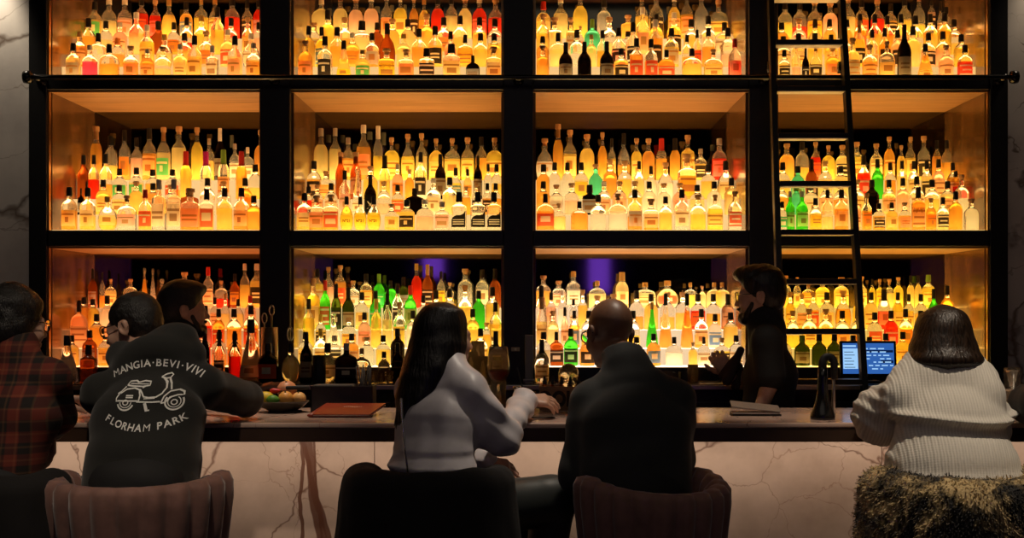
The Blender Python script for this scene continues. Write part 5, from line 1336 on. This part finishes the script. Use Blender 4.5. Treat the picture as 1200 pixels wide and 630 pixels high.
sk = [ell((0, 0, .085), (.044, .05, .046), None, .01), ell((0, -.022, .042), (.030, .030, .030), None, .015), sub(ell((.018, -.048, .075), (.013, .014, .012), None, .006)), sub(ell((-.018, -.048, .075), (.013, .014, .012), None, .006)), sub(ell((0, -.055, .055), (.006, .010, .009), None, .004)),
      cap((-.03, -.03, .058), (-.034, .0, .06), .01, .01, .008), cap((.03, -.03, .058), (.034, .0, .06), .01, .01, .008), cap((0, .0, .0), (0, 0, .04), .03, .028, .01)]
CUT = glass('cut crystal', (.97, .96, .93), .12, .0, 1.5, .25)
v, q = surface(sk, .0042, 0, lambda X: .003 * wob(X, 7, 160))
o = link('crystal_skull', mesh_from('crystal_skull', v, q, CUT, False)); o.location = p; tag(o, 'sparkling cut crystal skull decanter in the wooden tray', 'decanter')
# check presenter
p = on_bar(885, 486)
r = prop('bill_folder', 'grey leather bill folder lying on the bar before the bartender', 'bill folder', p, -.06)
MB().box((-.098, -.06, 0), (.098, .06, .008), bevel=.003).build('lower_cover', M['rubber'], r)
MB().box((-.094, -.056, .0085), (.092, .056, .013), bevel=.001).build('paper', M['paper'], r)
t_ = MB().box((-.098, -.06, -.003), (.098, .06, .003), bevel=.003, rot=Matrix.Rotation(.10, 3, 'Y') @ Matrix.Rotation(.14, 3, 'X')); t_.v = [v + Vector((0, 0, .034)) for v in t_.v]; t_.build('upper_cover', leather('taupe leather', (.16, .13, .11), .5), r)
# water tap: flared foot, slim neck, hooked spout
p = on_bar(964, 491)
r = prop('bar_tap', 'black hooked bar tap with a flared foot on the counter', 'tap', p)
MB().lathe([(.047, 0), (.048, .008), (.045, .022), (.036, .045), (.026, .075), (.021, .11), (.019, .16), (.018, .2)], seg=32).build('body', M['black_gloss'], r)
sp = [(0, 0, .19), (.0, .0, .215)] + [(.022 - .022 * math.cos(a), .006 * math.sin(a), .215 + .026 * math.sin(a)) for a in [PI * k / 10 for k in range(1, 11)]] + [(.045, 0, .18), (.046, 0, .155)]
MB().tube(sp, [.017] * 2 + [.0155] * 10 + [.013, .0125], 14).build('spout', M['rubber'], r)
MB().tube([(.045, .008, .20), (.043, .008, .0)], [.006, .008], 10).build('pipe', M['steel'], r)
# glassware at the right end
p = on_bar(1186, 487)
r = prop('ice_jar', 'squat clear jar of ice and dark berries at the end of the bar', 'jar', p)
MB().lathe([(.05, 0), (.056, .004), (.056, .085), (.05, .098), (.05, .105), (.047, .105), (.047, .098), (.053, .085), (.053, .007), (.001, .007)], seg=30, cap1=False).build('glass', CLEAR, r)
rg = random.Random(9)
for k in range(11):
    a, rr = rg.uniform(0, 6.28), rg.uniform(0, .032)
    c_ = MB().box((-.013, -.013, -.013), (.013, .013, .013), bevel=.004, rot=Euler((rg.random() * 3, rg.random() * 3, rg.random() * 3)).to_matrix())
    c_ = c_.build('ice_cube', CUT); c_.location = p + Vector((rr * math.cos(a), rr * math.sin(a), .022 + .0055 * k)); tag(c_, 'clear ice cube inside the squat jar', 'ice cube', 'ice cubes in the squat jar')
p2 = on_bar(1183, 480); p2 = Vector((at(1186, 430, 5.72).x, 5.72, CT))
tumbler('water_glass', 'upside-down tumbler stacked on another behind the ice jar', 'glass', p2 + Vector((0, 0, .092)), .036, .088, flip=True)
tumbler('water_glass', 'upright tumbler underneath the upside-down one behind the ice jar', 'glass', p2, .037, .090)
r = prop('napkin', 'folded white napkin between the white sweater and the ice jar', 'napkin', on_bar(1163, 484), .2); MB().box((-.05, -.04, 0), (.05, .04, .006), bevel=.002).box((-.046, -.036, .006), (.048, .038, .011), bevel=.002).build('cloth', M['paper'], r)

# ---------------------------------------------------------------- things on the back bar
ZW = 1.1785
def back_bottle(px, h, code, w, label, Y=6.72):
    sp, gc, cc, lc = code; ppm = FPX / Y
    v, f, m = bottle_body(sp, h / ppm, w / ppm / 2, .5)
    o = link('bottle', mesh_from('bottle', v, f, [GLASS[gc], CLEAR if gc not in 'KGBDT' else GLASS[gc]], True, m)); o.location = (at(px, 400, Y).x, Y, ZW)
    tag(o, label, 'bottle', 'bottles on the back bar worktop')
    MB().lathe(bottle_cap(sp, h / ppm, w / ppm / 2, cc), seg=16, smooth=False).build('cap', CAPM[cc], o)
    if lc != '-':
        lv_, lf, lm = label_patch(sp, h / ppm, w / ppm / 2, lc, px); link('label', mesh_from('label', lv_, lf, [LABM[lc], INK_L if lc in 'kr' else INK_D], True, lm), o)
for a in ((79, 55, 'cCk-', 25, 'bell shaped clear decanter with black stopper by the red plaid shirt'), (104, 44, 'qBk-', 18, 'squat brown bottle on the worktop by the bell shaped decanter'),
          (240, 66, 'tKkk', 11, 'slim black bottle on the worktop beside the far bartender'), (257, 62, 'wCkk', 13, 'clear pouring bottle with black spout beside the far bartender'),
          (275, 60, 'wRk-', 14, 'dark red bottle on the worktop above the hoodie sleeve'), (294, 74, 'cCkw', 27, 'tapering clear flask with a tall black stopper above the hoodie sleeve'),
          (314, 46, 'bKkr', 24, 'dark bourbon bottle with red label before the black post'), (341, 46, 'rCk-', 22, 'round clear bottle in front of the black post'),
          (359, 58, 'wKkw', 15, 'dark wine bottle behind the fruit bowl'), (384, 46, 'rCkw', 24, 'round clear tequila bottle behind the black caddy'),
          (406, 46, 'fKsk', 27, 'broad dark silver-capped bottle behind the black caddy'), (424, 40, 'fCgw', 20, 'flat clear gold-capped bottle behind the straws'),
          (466, 46, 'bKk-', 15, 'small dark bottle beside the long dark hair'), (450, 36, 'bCkk', 14, 'short clear bottle between straws and long dark hair'),
          (581, 60, 'wDkw', 17, 'green wine bottle behind the tall wine glass'), (635, 50, 'wCkw', 17, 'clear wine-style bottle beside the steel plate on the worktop')):
    back_bottle(*a)
p = Vector((at(316, 447, 6.80).x, 6.80, ZW))
r = prop('spoon_holder', 'steel cylinder of long bar tools standing before the black post', 'tool holder', p)
MB().lathe([(.040, 0), (.042, .003), (.042, .27), (.039, .27), (.039, .006), (.001, .006)], seg=26, cap1=False).build('cylinder', M['steel'], r)
for k, (dx, hh) in enumerate(((.008, .38), (-.02, .34))):
    s = MB().tube([(dx, 0, .01), (dx * 1.3, 0, hh - .05)], .004, 8).tube([(dx * 1.3 + .012 * math.sin(a), 0, hh - .025 - .025 * math.cos(a)) for a in [2 * PI * k_ / 16 for k_ in range(16)]], .003, 6, closed=True)
    s = s.build('bar_spoon', M['steel']); s.location = p; tag(s, ('taller' if k == 0 else 'shorter') + ' loop-ended bar spoon standing in the steel cylinder', 'bar spoon')
p = Vector((at(340, 447, 6.86).x, 6.86, ZW))
r = prop('bar_strainer', 'black loop-handled bar tool upright in front of the post', 'bar tool', p)
MB().lathe([(.03, 0), (.03, .006), (.008, .012), (.008, .2)], seg=16).build('stand', M['black_metal'], r); MB().tube([(.014 * math.sin(a), 0, .235 - .035 * math.cos(a)) for a in [2 * PI * k_ / 18 for k_ in range(18)]], .004, 6, closed=True).build('loop', M['steel'], r)
r = prop('waste_tin', 'plain black tin behind the black caddy', 'tin', Vector((at(374, 447, 6.66).x, 6.66, ZW))); MB().lathe([(.03, 0), (.032, .003), (.032, .135), (.029, .135), (.029, .004), (.001, .004)], seg=24, cap1=False).build('tin', M['rubber'], r)
for k in range(4):
    tumbler('rocks_glass', 'rocks glass %s in the row behind the straws' % ORD[k], 'glass', Vector((at(428 + 9.5 * k, 447, 6.64).x, 6.64, ZW)), .018, .062, group='rocks glasses behind the straws')
for k, (px, Y, H) in enumerate(((552, 6.70, .15), (566, 6.66, .13), (560, 6.86, .2))):
    tumbler('mixing_glass', ['cut mixing glass nearest the dark hair', 'cut mixing glass nearest the green wine bottle', 'tallest cut mixing glass at the rear'][k], 'mixing glass', Vector((at(px, 447, Y).x, Y, ZW)), .034, H, .004, .94, 'mixing glasses beside the dark hair')
r = prop('steel_plate', 'narrow brushed steel plate standing against the black post', 'plate', Vector((at(620, 447, 6.90).x, 6.90, ZW)))
MB().box((-.02, -.006, 0), (.022, .006, .23), bevel=.002).build('plate', simple('matt steel', (.35, .33, .3), .5, .5), r); MB().box((-.03, -.03, 0), (.03, .03, .006), bevel=.002).build('foot', M['steel'], r)
r = prop('socket_plate', 'small pale plate fixed to the black post behind the wine glass', 'switch', Vector((at(604, 409, 6.965).x, 6.968, at(604, 409, 6.965).z)))
MB().box((-.022, -.006, -.010), (.022, .0, .010), bevel=.002).build('plate', simple('ivory plastic', (.45, .42, .36), .5), r); MB().box((-.006, -.009, -.006), (.006, -.005, .006), bevel=.001).build('rocker', M['paper'], r)
for k, px in enumerate((780, 800)):
    r = prop('bus_tray', ['black bar tray on the worktop beside the bald head', 'black bar tray nearest the bartender on the worktop'][k], 'tray', Vector((at(px + 6 * k, 447, 6.72).x, 6.72, ZW)))
    MB().box((-.04, -.06, 0), (.045, .06, .006), bevel=.002).box((-.04, -.06, .006), (-.036, .06, .05)).box((.041, -.06, .006), (.045, .06, .05)).box((-.04, -.06, .006), (.045, -.056, .05)).box((-.04, .056, .006), (.045, .06, .05)).build('tray', M['rubber'], r)
tumbler('cut_glass', 'sparkling cut glass tumbler beside the bald head', 'glass', Vector((at(812, 447, 6.64).x, 6.64, ZW)), .026, .09, .006, .95)
# till screen
p = Vector((at(1017, 440, 6.70).x, 6.70, ZW))
r = prop('till_screen', 'black touchscreen till with a lit blue order page on the worktop', 'till', p, .0)
MB().box((-.139, -.012, .028), (.139, .012, .204), bevel=.006, rot=Matrix.Rotation(-.12, 3, 'X')).build('bezel', M['black_gloss'], r)
def onscreen(mb, x0, z0, x1, z1, d, mi=0):
    R_ = Matrix.Rotation(-.12, 3, 'X'); c = Vector((0, 0, .116))
    mb.add([R_ @ Vector((x, -.0125 - d, z)) + c for x, z in ((x0, z0), (x1, z0), (x1, z1), (x0, z1))], [[0, 1, 2, 3]], mi)
mb = MB(); onscreen(mb, -.126, -.074, .126, .076, .0002)
e1, e2, e3 = emit('blue screen', (.03, .12, .42), 1.0), emit('pale screen cells', (.35, .62, .95), 1.0), emit('dark screen cells', (.004, .012, .05), 1.0)
mb2 = MB()
onscreen(mb2, -.124, -.05, -.052, .05, .0008, 0); onscreen(mb2, -.124, .058, -.06, .066, .0008, 0)
rg = random.Random(3)
for row in range(7):
    z = .046 - .0165 * row
    x = -.040
    while x < .11:
        L = rg.choice((.014, .022, .03)); 
        if rg.random() < .72: onscreen(mb2, x, z, min(x + L, .12), z + .006, .0008, 0)
        x += L + .010
for (a, b, c_, d) in ((-.014, .030, .122, .042), (.06, -.022, .122, -.008)): onscreen(mb2, a, b, c_, d, .0005, 1)
for k in range(6): onscreen(mb2, -.118, -.044 + .015 * k, -.118 + rg.uniform(.03, .055), -.041 + .015 * k, .0012, 1)
sc_ = mb.build('screen', e1, r); mb2.build('page_cells', [e2, e3], sc_)
MB().box((-.05, -.06, 0), (.05, .05, .012), bevel=.004).box((-.03, .012, .01), (.03, .03, .1), bevel=.004).build('stand', M['rubber'], r)
r = prop('round_board', 'round pale board lying on the worktop behind the bar tap', 'board', Vector((at(963, 446, 6.66).x, 6.66, ZW))); MB().lathe([(.085, 0), (.09, .003), (.09, .012), (.086, .015)], seg=40).build('disc', simple('pale board', (.42, .38, .3), .6), r)
r = prop('tomato', 'small red tomato on the worktop beside the near bartender', 'tomato', Vector((at(930, 446, 6.64).x, 6.64, ZW))); MB().ball((0, 0, .015), (.018, .018, .015)).build('flesh', simple('tomato skin', (.5, .06, .03), .35), r); MB().lathe([(.006, .029), (.001, .033)], seg=6).build('stalk', CAPM['n'], r)
# cloth in the bartender's hand
tw = [cap(at(868, 410, 6.34), at(852, 446, 6.30), .018, .026, .02), cap(at(860, 425, 6.34), at(846, 440, 6.33), .022, .018, .02), cap(at(866, 430, 6.36), at(862, 452, 6.34), .02, .02, .02)]
o = sdf_obj('bar_cloth', tw, cloth('dark bar towel', (.05, .022, .018)), None, h=.005, disp=lambda X: .007 * wob(X, 99, 70)); tag(o, 'crumpled dark red bar cloth held by the near bartender', 'cloth')
# ---------------------------------------------------------------- lights of the room, added ambient fill, world, camera
def lamp(name, typ, loc, target, energy, col, **kw):
    L = bpy.data.lights.new(name, typ); L.energy = energy; L.color = col
    for k, v in kw.items(): setattr(L, k, v)
    o = bpy.data.objects.new(name, L); COL.objects.link(o); o.location = loc
    d = Vector(target) - Vector(loc); o.rotation_euler = d.to_track_quat('-Z', 'Y').to_euler()
    return o
WARM = (1, .82, .62)
lamp('ceiling_spotlight', 'SPOT', (1.75, 3.9, 4.1), (1.42, 4.75, 1.1), 200, WARM, spot_size=.42, spot_blend=.7, shadow_soft_size=.06)
lamp('ceiling_spotlight', 'SPOT', (.65, 5.15, 4.1), (-.05, 5.02, 1.1), 190, (1, .85, .68), spot_size=.36, spot_blend=.8, shadow_soft_size=.06)
lamp('ceiling_spotlight', 'SPOT', (-2.80, 6.86, 3.50), (-2.78, 6.99, 2.9), 42, (1, .86, .66), spot_size=.9, spot_blend=.8, shadow_soft_size=.05)
lamp('ceiling_spotlight', 'SPOT', (-1.2, 3.2, 4.1), (-1.35, 4.7, 1.1), 140, WARM, spot_size=.5, spot_blend=.8, shadow_soft_size=.08)
for x in (-2.1, -1.2, -.55, .95, 1.7, 2.4):
    lamp('bar_downlight', 'SPOT', (x, 5.62, 4.1), (x, 5.60, 1.1), 190, (1, .80, .6), spot_size=.36, spot_blend=.9, shadow_soft_size=.05)
lamp('wall_washer', 'SPOT', (2.66, 6.86, 3.50), (2.64, 6.99, 2.9), 12, (1, .82, .6), spot_size=1.2, spot_blend=.9, shadow_soft_size=.05)
lamp('ambient_fill', 'AREA', (0, 1.5, 4.15), (0, 1.5, 0), 14, (1, .84, .7), size=4.0)  # weak unseen area lamp added as ambient fill
lamp('counter_light', 'AREA', (.1, 5.17, CT - .08), (.1, 5.36, .55), 5.5, (1, .80, .62), shape='RECTANGLE', size=5.6, size_y=.03)

w = bpy.data.worlds.new('night'); w.use_nodes = True; SC.world = w
w.node_tree.nodes['Background'].inputs[0].default_value = (.012, .010, .012, 1)
w.node_tree.nodes['Background'].inputs[1].default_value = .25

cam = bpy.data.cameras.new('camera'); co = bpy.data.objects.new('camera', cam); COL.objects.link(co)
cam.sensor_width = 36; cam.lens = 48; cam.clip_start = .05; cam.clip_end = 60
cam.shift_x = -(CX - 600) / 1200; cam.shift_y = (HY - 315) / 1200
co.location = (0, 0, CAMZ); co.rotation_euler = (PI / 2, 0, 0)
SC.camera = co
vs = SC.view_settings
vs.view_transform = 'Standard'; vs.look = 'None'; vs.exposure = 0.0; vs.gamma = 1; vs.use_curve_mapping = False
SC.display_settings.display_device = 'sRGB'
c = SC.cycles
c.max_bounces = 12; c.transmission_bounces = 12; c.transparent_max_bounces = 12; c.diffuse_bounces = 4; c.glossy_bounces = 4
c.sample_clamp_indirect = 6; c.caustics_reflective = True; c.caustics_refractive = True
